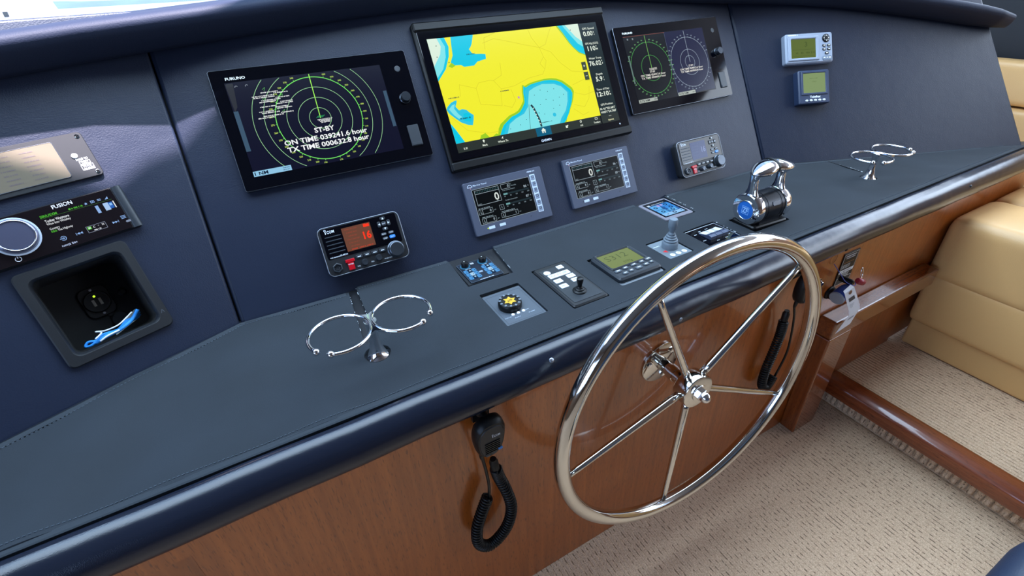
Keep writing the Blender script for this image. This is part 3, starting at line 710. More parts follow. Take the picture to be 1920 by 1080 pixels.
def radar1():
    t = thing('radar_display', 'black radar display in standby with one large set of green range rings', 'display', on_panel(0, -.495, .3595), 'wide black radar displays')
    furuno_body(t)
    z = .0128; a = Art(); clip = (-.172, .132, -.092, .0915)
    a.rect(-.020, -.0005, .310, .187, em('#0e1028'), z)
    cx, cy = -.019, 0.
    for r in (.0215, .043, .0645): a.ring(cx, cy, r, .0009, PALEG, z + .0002, clip=clip)
    a.ring(cx, cy, .0855, .0014, GREEN, z + .0002, n=110, clip=clip)
    for r in (.1065, .1275): a.ring(cx, cy, r, .0009, PALEG, z + .0002, n=110, clip=clip)
    bearing(a, cx, cy, .0855, z + .0003, GREEN, em('#c8e86a'), clip)
    a.line([(cx, cy), (cx + .003, .0915)], .0016, em('#a8ff60'), z + .0004)
    WH = em('#f4f6f8')
    for i in range(17):                                   # cluttered AIS names
        yy = .066 - i * .0031; xx = -.100 + .022 * math.sin(i * 1.9) + (.012 if 5 < i < 11 else 0)
        a.squig(xx, yy, random.uniform(.022, .042), .0024, WH, z + .0005)
    for x, y in ((-.112, .072), (-.118, .052), (-.083, .055), (-.098, .030), (-.088, .024)): a.line([(x, y), (x + .006, y + .004), (x + .003, y - .003)], .0007, DIM, z + .0005)
    for i in range(4): a.squig(cx + .008, cy - .003 - i * .0022, .03 - i * .004, .002, WH, z + .0005)
    for k in range(5): a.line([(cx - .008 + k * .003, cy + .001), (cx - .002 + k * .003, cy + .005)], .0008, em('#2fae6a'), z + .0006)
    a.text('ST-BY', -.018, -.0235, .0105, WH, z + .0007, w=.041, bold=.025)
    a.text('ON TIME 039241.6 hour', -.0175, -.0395, .0105, WH, z + .0007, w=.170, bold=.025)
    a.text('TX TIME 000632.8 hour', -.0165, -.0540, .0105, WH, z + .0007, w=.168, bold=.025)
    a.rect(-.1395, -.0885, .072, .0105, em('#8fc4e4'), z + .0006); a.text('1 NM', -.1605, -.0885, .0068, em('#0c1a33'), z + .0008, w=.025, bold=.025); a.squig(-.113, -.0865, .013, .002, em('#3a5a80'), z + .0008); a.squig(-.113, -.0905, .013, .002, em('#3a5a80'), z + .0008)
    a.rect(-.1705, -.003, .0085, .080, em('#3b556c'), z + .0006); a.squig(-.1705, -.003, .003, .06, em('#7f9ab0'), z + .0007); a.rect(.1295, -.003, .0075, .079, em('#3b556c'), z + .0006)
    a.rect(-.1665, .088, .012, .006, em('#30343c'), z + .0004); a.poly([(-.174, .090), (-.160, .090), (-.165, .045), (-.172, .035)], em('#2c2f38'), z + .0003)
    for x in (-.156, -.137): a.ring(x, .083, .0024, .0010, em('#8a93a0'), z + .0006, n=10, a0=20, a1=200)
    a.build('screen_radar', t, 'dark radar screen with green rings and white standby text')
radar1()
def radar2():
    t = thing('radar_display', 'black radar display in standby with two sets of rings side by side', 'display', on_panel(0, .495, .3565), 'wide black radar displays')
    furuno_body(t)
    z = .0128; a = Art(); clip = (-.172, .132, -.090, .090)
    a.rect(-.020, -.0005, .306, .186, em('#04060f'), z)
    a.rect(.055, .0005, .152, .182, em('#10133a'), z + .0001)
    G1 = em('#58b85a'); L1 = em('#a8b8c8')
    for cx, cy, rs, m in ((-.096, -.002, (.036, .072), G1), (.053, -.002, (.0185, .037, .072), L1)):
        for r in rs: a.ring(cx, cy, r, .0009, m, z + .0003, n=90, clip=clip)
        bearing(a, cx, cy, .072, z + .0003, m, em('#8fd48a') if m is G1 else L1, clip, .0028)
        a.line([(cx, cy), (cx, .089)], .0012, em('#8ad86a') if m is G1 else L1, z + .0004)
        W2 = em('#e6e2da')
        a.text('ST-BY', cx, -.0125, .0055, W2, z + .0006, bold=.02); a.text('ON TIME 024413.6 hour', cx, -.0205, .0055, W2, z + .0006, w=.092, bold=.02); a.text('TX TIME 000868.4 hour', cx, -.0280, .0055, W2, z + .0006, w=.090, bold=.02)
        a.rect(cx - .040, -.0885, .068, .0095, em('#aab2aa'), z + .0006); a.text('0.75 NM', cx - .053, -.0885, .0058, em('#0a0c10'), z + .0008, w=.036, bold=.02); a.squig(cx - .012, -.0885, .012, .004, em('#666f6a'), z + .0008)
    a.line([(-.022, .091), (-.022, -.09)], .0006, em('#7080a0'), z + .0004)
    for i in range(3): a.squig(-.092, -.003 - i * .0022, .028, .0018, em('#e6e2da'), z + .0007)
    a.rect(-.1685, .0, .0045, .078, em('#5f7a72'), z + .0006); a.line([(-.172, .0905), (-.02, .0905)], .0008, em('#a0584a'), z + .0005)
    for x in (-.158, -.140): a.disc(x, .083, .0028, em('#7a8388'), z + .0006, 10)
    a.build('screen_radar', t, 'dark radar screen with two sets of range rings')
radar2()

def engine_display(u, label, v1, v2, lit):
    t = thing('engine_display', label, 'display', on_panel(0, u, .095), 'grey engine displays')
    obj('bezel', slab(new(), 0, 0, .216, .130, .004, 0, .0085, .0015), GREYBLUE, t, smooth=True)
    z = .0088; a = Art(); W = em('#a9bac6'); B = em('#05090d'); T = em('#8fa3ae'); S = em('#3a6a72')
    a.rr(-.0115, .0025, .158, .087, .003, W, z); a.rr(-.0115, .0025, .1565, .0855, .0025, B, z + .0001); z += .0002
    a.box(-.052, .024, .064, .036, .0008, W, z); a.line([(-.084, .0335), (-.020, .0335)], .0009, W, z)
    for k in range(14): a.rect(-.080 + k * .0044, .0378, .0011, .004, S, z)
    a.text('0', -.030, .0185, .019, em('#d5dcd8'), z, w=.0125, bold=.02); a.text('RPM', -.0775, .0085, .003, T, z); a.text('rpm', -.030, .0078, .0026, T, z)
    a.box(-.0015, .0365, .024, .0115, .0007, W, z); a.text('0', .006, .0365, .0065, W, z, bold=.01); a.text('%', .0135, .040, .003, T, z); a.text('Throttle', .0205, .035, .0032, T, z, al='C')
    for (yy, lab, val) in ((.018, 'Fuel temperature', v1), (-.0065, 'Coolant temperature', v2)):
        a.text(lab, .006, yy + .0095, .0030, T, z, w=.034); a.text(val, .0515, yy + .0075, .0062, W, z, bold=.01); a.text('°F', .0600, yy + .0075, .0032, W, z)
        a.rect(.024, yy, .072, .0042, em('#1d2c33'), z); a.rect(-.006, yy, .011, .0042, em('#6fa3a6'), z + .0001)
        for k in range(5): a.text(('40', '80', '120', '160', '200')[k], -.009 + k * .0165, yy - .0055, .0030, T, z)
    for (x, y, wd, s) in ((-.068, -.0105, .037, '0'), (-.065, -.0325, .037, '0'), (-.008, -.0305, .046, '1')):
        a.box(x, y, wd, .0115, .0006, W, z); a.line([(x - wd / 2 + .010, y - .0057), (x - wd / 2 + .010, y + .0057)], .0009, W, z); a.text(s, x + wd / 2 - .006, y, .006, W, z, bold=.01); a.text('psi', x + wd / 2 + .006, y - .001, .003, T, z); a.squig(x - .002, y + .0085, wd * .8, .0028, T, z)
        a.rect(x - wd / 2 + .005, y, .0012, .006, T, z); a.rect(x - wd / 2 + .006, y - .003, .004, .001, T, z)
    a.box(-.0245, -.0105, .011, .0115, .0006, W, z); a.rect(-.0245, -.0105, .0012, .006, T, z)
    a.build('screen_gauges', t, 'black gauge screen with white boxes and bars')
    b = Art(); z = .0088; LW = paint('#b9c4d2'); DG = paint('#2c3342')
    obj('key_strip', slab(new(), .0785, .0015, .0148, .0960, .001, .0083, .0089, .0002, 2), LW, t)
    for x in (-.064, -.0345): obj('lamp_window', slab(new(), x, -.0515, .0165, .0068, .0008, .0083, .0089, .0002, 2), LW, t)
    obj('lamp', lathe(new(), (-.0745, -.0515, .0083), (0, 0, 1), [(.0019, 0), (.0017, .0006), (.0002, .0008)], 10), em('#c8e84a') if lit else DG, t); obj('light_sensor', lathe(new(), (.047, -.0505, .0083), (0, 0, 1), [(.0023, 0), (.0021, .0005), (.0014, .0003), (.0002, .0003)], 12), DG, t)
    b.ring(-.092, .0525, .0058, .0014, LW, z, n=16, a0=0, a1=180); b.line([(-.0985, .0525), (-.0855, .0525)], .0013, LW, z); b.line([(-.092, .0525), (-.0905, .0480)], .0012, paint('#c08a90'), z)
    b.text('Marine Panel', -.0655, .0550, .0042, LW, z, w=.036, bold=.01); b.squig(.0775, .0572, .022, .0036, LW, z)
    b.build('bezel_print', t)['kind'] = 'stuff'
    for k in range(6):
        y = .0415 - k * .0158; q = obj('key', slab(new(), .0785, y, .0108, .0118, .0018, .0082, .0100, .0006, 3), mat('key_grey', '#7c879a', .5), t)
        c = Art(); c.box(.0785, y + .0010, .0050, .0050, .0012, DG, .0102); c.rect(.0785 + (.0015 if k % 2 else -.0012), y - .0012 + .001 * (k % 3), .0030, .0014, DG, .0103); c.build('key_symbol', q)
engine_display(-.140, 'grey engine display with a lit yellow lamp, below the chartplotter', '86', '87', True)
engine_display(.1425, 'grey engine display without a lit lamp, below the chartplotter', '86', '89', False)

# ================================================================== VHF RADIOS
def vhf(u, v, label, lit):
    t = thing('vhf_radio', label, 'radio', on_panel(0, u, v), 'marine radios with dials')
    W, H = .174, .104
    bm = new(); loft(bm, [[(a, b, 0) for a, b in rrect(0, 0, W - .012, H - .012, .008)], [(a, b, .010) for a, b in rrect(0, 0, W - .012, H - .012, .008)], [(a, b, .014) for a, b in rrect(0, 0, W, H, .013)], [(a, b, .026) for a, b in rrect(0, 0, W, H, .013)], [(a, b, .0295) for a, b in rrect(0, 0, W - .005, H - .005, .011)]])
    obj('body', bm, SATIN, t, smooth=True)
    tb = new(); tube(tb, [(a, b, .0285) for a, b in rrect(0, 0, W - .0022, H - .0022, .012, 6)], .0009, 6, closed=True); obj('edge_trim', tb, SILVER, t, smooth='all')
    obj('face_glass', slab(new(), 0, .0165, W - .014, .064, .004, .0285, .0305, .0008), GLOSS, t)
    z = .0308; a = Art()
    if lit:
        a.rect(-.008, .0165, .060, .050, em('#6b4436'), z); O = em('#ff3a22'); D = em('#8a4436')
        a.text('16', .0105, .0165, .0165, O, z + .0002, w=.0165, bold=.03); a.rect(.0135, .0365, .0125, .006, O, z + .0002); a.text('Hi', .010, .0400, .003, O, z + .0003)
        for k in range(6): a.squig(-.019, .037 - k * .0072, .026 - .004 * (k % 3), .0030, D, z + .0002)
        for k in range(3): a.squig(-.022 + k * .016, -.0055, .013, .0028, em('#c04030'), z + .0002)
    else:
        a.rect(-.008, .0165, .060, .050, em('#3c4a78'), z)  # sky reflection painted in as an even blue-grey glow
        a.text('16', .0105, .0165, .0165, em('#7482b0'), z + .0002, w=.0165, bold=.03)
        for k in range(5): a.squig(-.019, .036 - k * .008, .026, .003, em('#5a688f'), z + .0002)
    a.build('screen', t, 'dim orange screen reading 16' if lit else 'screen with a blue-grey sky reflection painted on as glow')
    b = Art(); P = paint('#d4dae2'); zz = .0310
    b.text('COM', -.0600, .0405, .0062, P, zz, w=.0150, bold=.02); b.rect(-.0702, .0402, .0016, .0060, P, zz); b.ring(-.0702, .0450, .0018, .0009, P, zz, n=12)
    b.build('brand_lettering', t); b = Art()
    b.text('VHF MARINE', -.0655, -.0125, .0026, P, zz, w=.020, bold=.01); b.text('IC-M510', -.0470, -.0118, .0034, P, zz, w=.0155, bold=.02)
    b.build('model_lettering', t)
    g = new()
    for k in range(5): slab(g, -.0580, .0300 - k * .0082, .033, .0022, .001, .0300, .0318, .0006, 2)
    go = obj('speaker_grille', g, mat('grille_edge', '#3a4048', .35, metal=.4), t)
    # keypad
    def key(x, y, w, h, txt, m=DARKGREY, tm=None, r=.0025):
        q = obj('key', slab(new(), x, y, w, h, r, .030, .0325, .0008, 3), m, t); c = Art()
        if txt in '^v<>':
            s = .0024; d = {'^': ((-s, -s), (s, -s), (0, s)), 'v': ((-s, s), (s, s), (0, -s)), '<': ((s, s), (s, -s), (-s, 0)), '>': ((-s, s), (-s, -s), (s, 0))}[txt]
            c.poly([(x + a_, y + b_) for a_, b_ in d], tm or P, .0327)
        elif txt == '-': c.rect(x, y, w * .5, .0016, tm or P, .0327)
        else: c.text(txt, x, y, .0028, tm or P, .0327, w=w * .7, bold=.01)
        c.build('key_mark', q)
    key(.0505, .0420, .0115, .0065, '^'); key(.0505, .0190, .0115, .0065, 'v'); key(.0400, .0305, .0070, .0125, '<'); key(.0610, .0305, .0070, .0125, '>'); key(.0505, .0305, .0100, .0095, 'ENT')
    key(.0440, .0085, .0120, .0060, 'MENU'); key(.0600, .0090, .0120, .0060, 'CLEAR'); key(.0450, -.0010, .0120, .0060, 'DISP'); key(.0605, -.0005, .0125, .0070, '16/C', mat('blue_key', '#1f74c8', .4, emit='#0a4a90', estr=.4))
    for k in range(4): key(-.0190 + k * .0168, -.0235, .0145, .0075, '-')
    # knobs
    def knob(x, y, r, h):
        bm = new(); lathe(bm, (x, y, .0285), (0, 0, 1), [(r * 1.12, 0), (r * 1.12, .002), (r, .0035), (r * .96, h), (r * .86, h + .0012), (.0002, h + .0006)], 28)
        obj('rotary_knob', bm, mat('knob_metal', '#4a5058', .28, metal=.75), t, smooth=True)
    knob(-.0110, -.0385, .0066, .010); knob(.0195, -.0370, .0066, .010); knob(.0600, -.0290, .0165, .013)
    c = Art(); c.text('VOL', -.0245, -.0430, .0026, P, .0300, bold=.01); c.text('SQL', .0055, -.0415, .0026, P, .0300, bold=.01); c.text('PUSH ENT', .0400, -.0430, .0024, P, .0300, w=.018, bold=.01); c.build('key_names', t)
    # red distress flap and microphone socket
    bm = new(); slab(bm, -.0395, -.0270, .0190, .0070, .001, .0285, .0335, .001); slab(bm, -.0395, -.0385, .0125, .0170, .0015, .0285, .0330, .0012); obj('distress_flap', bm, REDP, t, smooth=True)
    c = Art(); c.text('DISTRESS', -.0395, -.0345, .0024, P, .0334, w=.011, bold=.01); c.build('distress_lettering', t)
    bm = new(); lathe(bm, (-.0670, -.0350, .0285), (0, 0, 1), [(.0105, 0), (.0105, .005), (.0092, .006), (.0075, .006), (.0072, .002), (.0002, .002)], 6); so = obj('mic_socket', bm, DARKGREY, t)
    bm = new()
    for k in range(8): cyl(bm, (-.0670 + .0042 * math.cos(k * .785), -.0350 + .0042 * math.sin(k * .785), .0305), (-.0670 + .0042 * math.cos(k * .785), -.0350 + .0042 * math.sin(k * .785), .0325), .0006, n=6)
    obj('socket_pins', bm, SILVER, so)
vhf(-.506, .0835, 'black marine radio with a lit orange screen beside the port cup holder', True)
vhf(.490, .0815, 'black marine radio with a blue-grey reflection painted on its screen beside the twin throttle', False)

# ================================================================== STARBOARD WING INSTRUMENTS
def lcd_unit(side, u, v):
    t = thing('digital_instrument', 'light grey instrument with green screen and round keypad', 'display', on_panel(side, u, v))
    W, H = .158, .092
    obj('body', frame_slab(new(), 0, 0, W, H, .007, .001, .001, .0004, 0, .020, .004), LGREY, t, smooth=True)
    obj('screen_bezel', frame_slab(new(), -.021, -.001, .104, .074, .003, .082, .058, .002, .0195, .0235, .002, depth=.0201), LGREY, t, smooth=True)
    a = Art(); z = .0204; a.rect(-.021, -.001, .082, .058, em('#5c6c34'), z); D = em('#4c5c2c')
    a.text('3', -.012, .012, .016, D, z + .0002, bold=.03); a.line([(-.056, -.004), (.012, -.004)], .001, D, z + .0002); a.line([(-.056, -.023), (.012, -.023)], .0008, D, z + .0002)
    for k in range(4): a.squig(-.040 + k * .017, -.014, .012, .007, D, z + .0002)
    a.build('screen', t, 'dim green liquid crystal screen')
    b = Art(); P = paint('#eef2f6'); b.squig(-.054, .0410, .034, .0042, P, .0203); b.build('brand_lettering', t)
    q = obj('round_keypad', lathe(new(), (.0555, .0270, .0195), (0, 0, 1), [(.0125, 0), (.0125, .002), (.0112, .003), (.0002, .0032)], 24), BLACK, t, smooth=True)
    c = Art()
    for k in range(8): c.rect(.0555 + .0075 * math.cos(k * math.pi / 4), .0270 + .0075 * math.sin(k * math.pi / 4), .0026 if k % 2 == 0 else .0016, .0026 if k % 2 == 0 else .0016, P, .0229)
    c.build('keypad_arrows', q)
    def key(x, y, w, h, m=BLACK):
        q = obj('key', slab(new(), x, y, w, h, h * .45, .0195, .0222, .0007, 4), m, t); c = Art(); c.rect(x, y, w * .55, h * .35, P, .0224); c.build('key_mark', q)
    for x in (.0485, .0640):
        for y in (.0050, -.0065): key(x, y, .0115, .0075)
    key(.0565, -.0185, .0125, .0075)
    q = obj('key_pod', slab(new(), .0575, -.0330, .0330, .0150, .0060, .0195, .0215, .001), mat('pod_grey', '#6d7888', .5), t); c = Art()
    for k, w_ in ((-.0095, .006), (-.0005, .004), (.0085, .007)): c.rect(.0575 + k, -.0325, w_, .0030, P, .0217)
    c.build('key_mark', q)
lcd_unit(1, .155, .350)
def trim_gauge(side, u, v):
    t = thing('digital_gauge', 'small square navy gauge with green screen and five white buttons', 'gauge', on_panel(side, u, v))
    obj('body', slab(new(), 0, 0, .104, .104, .005, 0, .024, .003), NAVYPLASTIC, t, smooth=True)
    obj('screen_bezel', frame_slab(new(), 0, .012, .088, .074, .002, .074, .060, .001, .0235, .0265, .0015, depth=.0241), NAVYPLASTIC, t, smooth=True)
    a = Art(); z = .0244; a.rect(0, .012, .074, .060, em('#7f9465'), z); D = em('#6f8456'); a.squig(-.002, .026, .026, .004, D, z + .0002); a.squig(.0, .016, .016, .004, D, z + .0002); a.build('screen', t, 'pale green liquid crystal screen')
    b = Art(); b.text('Teleflex', .002, -.0305, .0072, paint('#eef2f6'), .0243, w=.036, bold=.03); b.build('brand_lettering', t)
    for k in range(5):
        bm = new(); L = []
        for r, h in ((.0045, 0), (.0045, .001), (.0035, .0022), (.0003, .0025)): L.append([(-.027 + k * .0145 + r * 1.15 * math.cos(i * math.pi / 8), -.0415 + r * .75 * math.sin(i * math.pi / 8), .0238 + h) for i in range(16)])
        loft(bm, L); obj('button', bm, WHITEP, t, smooth=True)
trim_gauge(1, .163, .229)

# ================================================================== PORT WING: ALARM PANEL, STEREO, CUBBY
def alarm_panel():
    t = thing('alarm_panel', 'black alarm panel with a smoky indicator window above the stereo', 'panel', on_panel(-1, -.172, .3685))
    W, H = .208, .0765
    obj('faceplate', slab(new(), 0, 0, W, H, .006, 0, .006, .001), SATIN, t, smooth=True)
    fo = obj('indicator_window', slab(new(), -.018, .0, .158, .060, .003, .006, .0072, .0006), mat('smoky_window', '#6a6152', .3, spec=.5), t)
    tb = new(); tube(tb, [(a, b, .0072) for a, b in rrect(-.018, 0, .158, .060, .003, 3)], .0004, 4, closed=True); obj('window_edge', tb, SILVER, t)
    a = Art(); z = .0075; GL = em('#8ade74')
    for k in range(2): a.squig(-.045, -.005 - k * .0045, .026, .0030, GL, z)
    for r in range(7):
        for c in range(4): a.squig(-.075 + c * .032 + .004, .022 - r * .0073, .018, .0022, paint('#5e5254'), z)
    a.build('indicator_legends', t)
    b = Art(); P = paint('#dfe3ea'); b.text('HOLD TO', .0860, -.0060, .0036, P, .0062, w=.0165, bold=.02)
    b.box(.0875, -.0120, .0145, .0048, .0007, P, .0062); b.text('TEST', .0875, -.0120, .0030, P, .0063, w=.0105, bold=.02); b.box(.0880, -.0205, .0165, .0085, .0007, P, .0062); b.text('MUTE', .0880, -.0185, .0030, P, .0063, w=.0115, bold=.02); b.text('ALARM', .0880, -.0225, .0030, P, .0063, w=.0135, bold=.02); b.build('lettering', t)
    obj('button', lathe(new(), (.0790, .0010, .006), (0, 0, 1), [(.0043, 0), (.0043, .0012), (.0032, .002), (.0002, .0022)], 18), WHITEP, t, smooth=True)
    for sx in (-1, 1):
        for sy in (-1, 1):
            bm = lathe(new(), (sx * (W / 2 - .007), sy * (H / 2 - .007), .006), (0, 0, 1), [(.0034, 0), (.0034, .0008), (.0024, .0018), (.0014, .0018), (.0013, .0008), (.0002, .0008)], 12); obj('screw', bm, CHROME, t, smooth=True)
alarm_panel()
def stereo():
    t = thing('stereo_head_unit', 'black marine stereo with a round volume dial and colour display', 'stereo', on_panel(-1, -.1865, .267))
    W, H = .256, .0770
    bm = new(); loft(bm, [[(a, b, 0) for a, b in rrect(0, 0, W, H, .006)], [(a, b, .008) for a, b in rrect(0, 0, W, H, .006)], [(a, b, .011) for a, b in rrect(0, 0, W - .004, H - .004, .005)]]); obj('body', bm, SATIN, t, smooth=True)
    obj('face_glass', slab(new(), -.006, 0, W - .020, H - .004, .003, .0105, .0122, .0006), mat('smoky_face', '#120d10', .12, spec=.45), t)
    for sx in (-1, 1):
        bm = new(); L = [[(sx * (W / 2 - .008 + .007 * math.sin(a_)) , y, .0105 + .0035 * math.cos(a_)) for a_ in [R(-90 + 30 * i) for i in range(7)]] for y in (-H / 2 + .001, H / 2 - .001)]
        loft(bm, L); obj('end_grip', bm, DARKGREY, t, smooth=True)
    dx = -.030; 
    bm = new(); lathe(bm, (dx, .004, .0120), (0, 0, 1), [(.0275, 0), (.0275, .002), (.0262, .010), (.0245, .0115), (.0228, .0118), (.0222, .0108), (.0002, .0112)], 40); k = obj('volume_dial', bm, mat('dial_face', '#5b5d74', .3, metal=.6), t, smooth=True)
    bm = new(); lathe(bm, (dx, .004, .0122), (0, 0, 1), [(.0300, 0), (.0300, .0012), (.0270, .0016)], 40); obj('dial_ring', bm, mat('lit_ring', '#a8b4c4', .3, emit='#93a7c0', estr=.35), t, smooth=True)
    bm = new(); tube(bm, [(dx + .0235 * math.cos(i * math.pi / 20), .004 + .0235 * math.sin(i * math.pi / 20), .0235) for i in range(40)], .0011, 6, closed=True); obj('dial_rim', bm, CHROME, k, smooth='all')
    a = Art(); z = .0125; W_ = em('#e4e8ee'); GR = em('#52b83a'); BL = em('#8fb4e8')
    ax = .055
    a.text('SIRIUSXM', .0085, .0215, .0040, GR, z, w=.022, bold=.02, al='L'); a.line([(.0080, .0185), (.1060, .0185)], .0005, em('#3f6a38'), z); a.squig(.058, .0215, .016, .003, GR, z); a.disc(.0475, .0215, .0016, GR, z, 8)
    a.text('Tucker Wetmore', .0110, .0130, .0044, W_, z, w=.0315, bold=.02, al='L'); a.text('Wine Into Whiskey', .0110, .0080, .0038, W_, z, w=.0315, bold=.01, al='L'); a.text('Country', .0110, .0000, .0036, W_, z, w=.0130, bold=.01, al='L'); a.text('056', .0110, -.0045, .0034, GR, z, w=.0075, bold=.02, al='L'); a.text('The Highway', .0195, -.0045, .0036, W_, z, w=.0200, bold=.01, al='L')
    a.rect(.0815, .0085, .0045, .0130, BL, z); a.rect(.0945, .0090, .0075, .0130, em('#a9c9f0'), z); a.rect(.1010, .0095, .0060, .0110, em('#2b62b8'), z); a.rect(.1010, .0110, .0040, .0040, em('#8fc0f4'), z + .0001); a.rect(.1060, .0095, .0016, .0120, W_, z)
    st = [(.0705 + (.0026 if k % 2 == 0 else .0011) * math.cos(R(90 + 36 * k)), .0225 + (.0026 if k % 2 == 0 else .0011) * math.sin(R(90 + 36 * k))) for k in range(10)]; a.poly(st, BL, z)
    a.box(.0800, .0230, .0046, .0034, .0008, BL, z); a.disc(.0800, .0230, .0009, BL, z, 8); a.rect(.0895, .0240, .0050, .0010, BL, z); a.rect(.0895, .0220, .0050, .0010, BL, z); a.poly([(.0970, .0208), (.1020, .0208), (.1020, .0250)], BL, z)
    # transport row
    a.ring(.0200, -.0195, .0034, .0009, BL, z, n=20, a0=-150, a1=150); a.poly([(.0195, -.0175), (.0195, -.0215), (.0220, -.0195)], BL, z); a.rect(.0172, -.0195, .0040, .0010, BL, z)
    for x, d in ((.0420, -1), (.0930, 1)):
        for k in (0, 1): a.poly([(x + d * (-.004 + k * .004), -.0175), (x + d * (-.004 + k * .004), -.0215), (x + d * (0 + k * .004), -.0195)], BL, z)
        a.rect(x + d * .0048, -.0195, .0007, .0042, BL, z)
    a.box(.0665, -.0185, .0270, .0105, .0006, em('#8a93a8'), z); a.rect(.0570, -.0165, .0055, .0048, GR, z + .0001)
    for k, s in enumerate('MC*N'): a.text(s, .0570 + k * .0064, -.0165, .0032, W_, z + .0002, bold=.02)
    a.squig(.0665, -.0218, .010, .0022, W_, z + .0001)
    for k in range(3): a.rect(.1070, -.0130 - k * .0022, .0072, .0010, BL, z)
    a.build('screen', t, 'stereo display with song title and transport symbols')
    b = Art(); b.text('FUSION', .0420, .0315, .0062, paint('#dcd6d6'), z, w=.0270, bold=.02); b.squig(.0240, -.0310, .0230, .0036, paint('#8d8a92'), z); b.rr(.1110, -.0240, .0080, .0036, .0018, paint('#6c6c74'), z)
    b.ring(-.0420, -.0290, .0036, .0008, paint('#e6e8ee'), z, n=20, a0=-240, a1=60); b.rect(-.0420, -.0262, .0009, .0034, paint('#e6e8ee'), z); b.build('lettering', t)
stereo()
def cubby():
    t = thing('storage_cubby', 'square black recessed cubby box set in the port dash panel', 'storage box', on_panel(-1, CU[0], CU[1]))
    bm = new(); W, H = .156, .168
    L = [[(a, b, 0) for a, b in rrect(0, 0, W, H, .010)], [(a, b, .0055) for a, b in rrect(0, 0, W, H, .010)], [(a, b, .0075) for a, b in rrect(0, 0, W - .004, H - .004, .008)], [(a, b, .0075) for a, b in rrect(0, 0, .130, .140, .013)], [(a, b, .0040) for a, b in rrect(0, 0, .124, .134, .012)], [(a, b, -.004) for a, b in rrect(0, 0, .122, .132, .012)]]
    loft(bm, L, False, False); obj('bezel', bm, SATIN, t, smooth=True)
    bm = new(); loft(bm, [[(a, b, -.004) for a, b in rrect(0, 0, .122, .132, .012)], [(a, b, -.085) for a, b in rrect(0, 0, .116, .126, .010)]], False, True); loft(bm, [[(a, b, -.004) for a, b in rrect(0, 0, .126, .136, .012)], [(a, b, -.088) for a, b in rrect(0, 0, .120, .130, .010)]], False, True)
    obj('tub', bm, mat('tub_black', '#020203', .8), t)
    k = Art(); k.line([(.068, -.058), (.071, -.052), (.073, -.058)], .0006, paint('#5a5f68'), .0078); k.build('scratch_mark', t)
    # twin usb socket on the back wall
    s = thing('usb_socket', 'round twin charging socket with a green lamp inside the dash cubby', 'socket', on_panel(-1, CU[0] + .004, CU[1] + .006, -.0846))
    obj('plate', slab(new(), 0, 0, .044, .056, .012, 0, .004, .001), BLACK, s, smooth=True)
    obj('collar', lathe(new(), (0, 0, .004), (0, 0, 1), [(.020, 0), (.020, .003), (.0185, .005), (.016, .005), (.016, .002), (.0002, .002)], 28), BLACK, s, smooth=True)
    for x in (-.005, .005): obj('port', slab(new(), x, -.001, .0042, .0125, .0005, .006, .0068, .0002, 2), mat('port_metal', '#8d8a80', .35, metal=.6), s)
    obj('lamp', lathe(new(), (0, .0105, .006), (0, 0, 1), [(.002, 0), (.0018, .001), (.0002, .0014)], 10), em('#b8ee30', 1.6), s)
    for y in (-.023, .023): obj('screw', lathe(new(), (0, y, .004), (0, 0, 1), [(.0024, 0), (.002, .001), (.0002, .0012)], 10), SILVER, s)
    bm = lathe(new(), (.016, -.044, .002), (0, 0, 1), [(.0145, 0), (.0145, .003), (.012, .005), (.0002, .005)], 24); box(bm, .004, .012, -.032, -.024, 0, .003); obj('dust_cap', bm, BLACK, s, smooth=True)
    obj('tub_button', lathe(new(), (.044, .006, -.0848), (0, 0, 1), [(.007, 0), (.007, .003), (.004, .005), (.0002, .005)], 16), BLACK, t)
    # lanyard and folded paper lying in the bottom
    l = thing('lanyard', 'bright blue lanyard bundled in the bottom of the dash cubby', 'lanyard', on_panel(-1, CU[0], CU[1] - .0595, -.03)); zz = 0
    BLC = mat('blue_cord', '#1f86d8', .6)
    for k in range(3):
        pts = curve([(-.034 + .003 * k, -.0005 + .003 * k, .012 - k * .008), (-.015, .003 + .002 * k, .018 - k * .010), (.005, .0045, .016 - k * .009), (.022, .009 + .002 * k, .012 - k * .008), (.034, .0155 - .002 * k, .004 - k * .006), (.044, .024 - .004 * k, .006 - k * .006)], 6); obj('cord', tube(new(), pts, .0032, 6), BLC, l, smooth='all')
    obj('cord_loop', tube(new(), curve([(-.030, .002, .012), (-.040, .006, .008), (-.046, .001, .008), (-.040, -.001, .012), (-.032, .001, .014)], 6), .0022, 6), BLC, l, smooth='all')
    wl = thing('white_cable', 'thin white cable tangled with the blue lanyard in the cubby', 'cable', on_panel(-1, CU[0], CU[1] - .0595, -.03))
    obj('cable', tube(new(), curve([(-.030, .006, .020), (-.018, .012, .014), (-.024, .017, .010), (-.012, .0125, .016), (.006, .0125, .020), (.020, .0175, .014), (.034, .024, .008)], 8), .0013, 6), WHITEP, wl, smooth='all')
    obj('cable_tail', tube(new(), curve([(-.026, -.0005, .024), (-.014, .003, .026), (.004, .004, .024)], 6), .0014, 6), WHITEP, wl, smooth='all')
    pp = thing('folded_paper', 'grey folded slip of paper behind the lanyard in the cubby', 'paper', on_panel(-1, CU[0] + .022, CU[1] - .050, -.052))
    bm = new(); loft(bm, [[(-.022, -.012, -.004), (.022, .001, -.008), (.022, .018, -.012), (-.022, -.006, -.006)], [(-.022, -.012, -.0035), (.022, .001, -.0075), (.022, .018, -.0115), (-.022, -.006, -.0055)]]); obj('sheet', bm, mat('grey_paper', '#8f9794', .8), pp)
cubby()

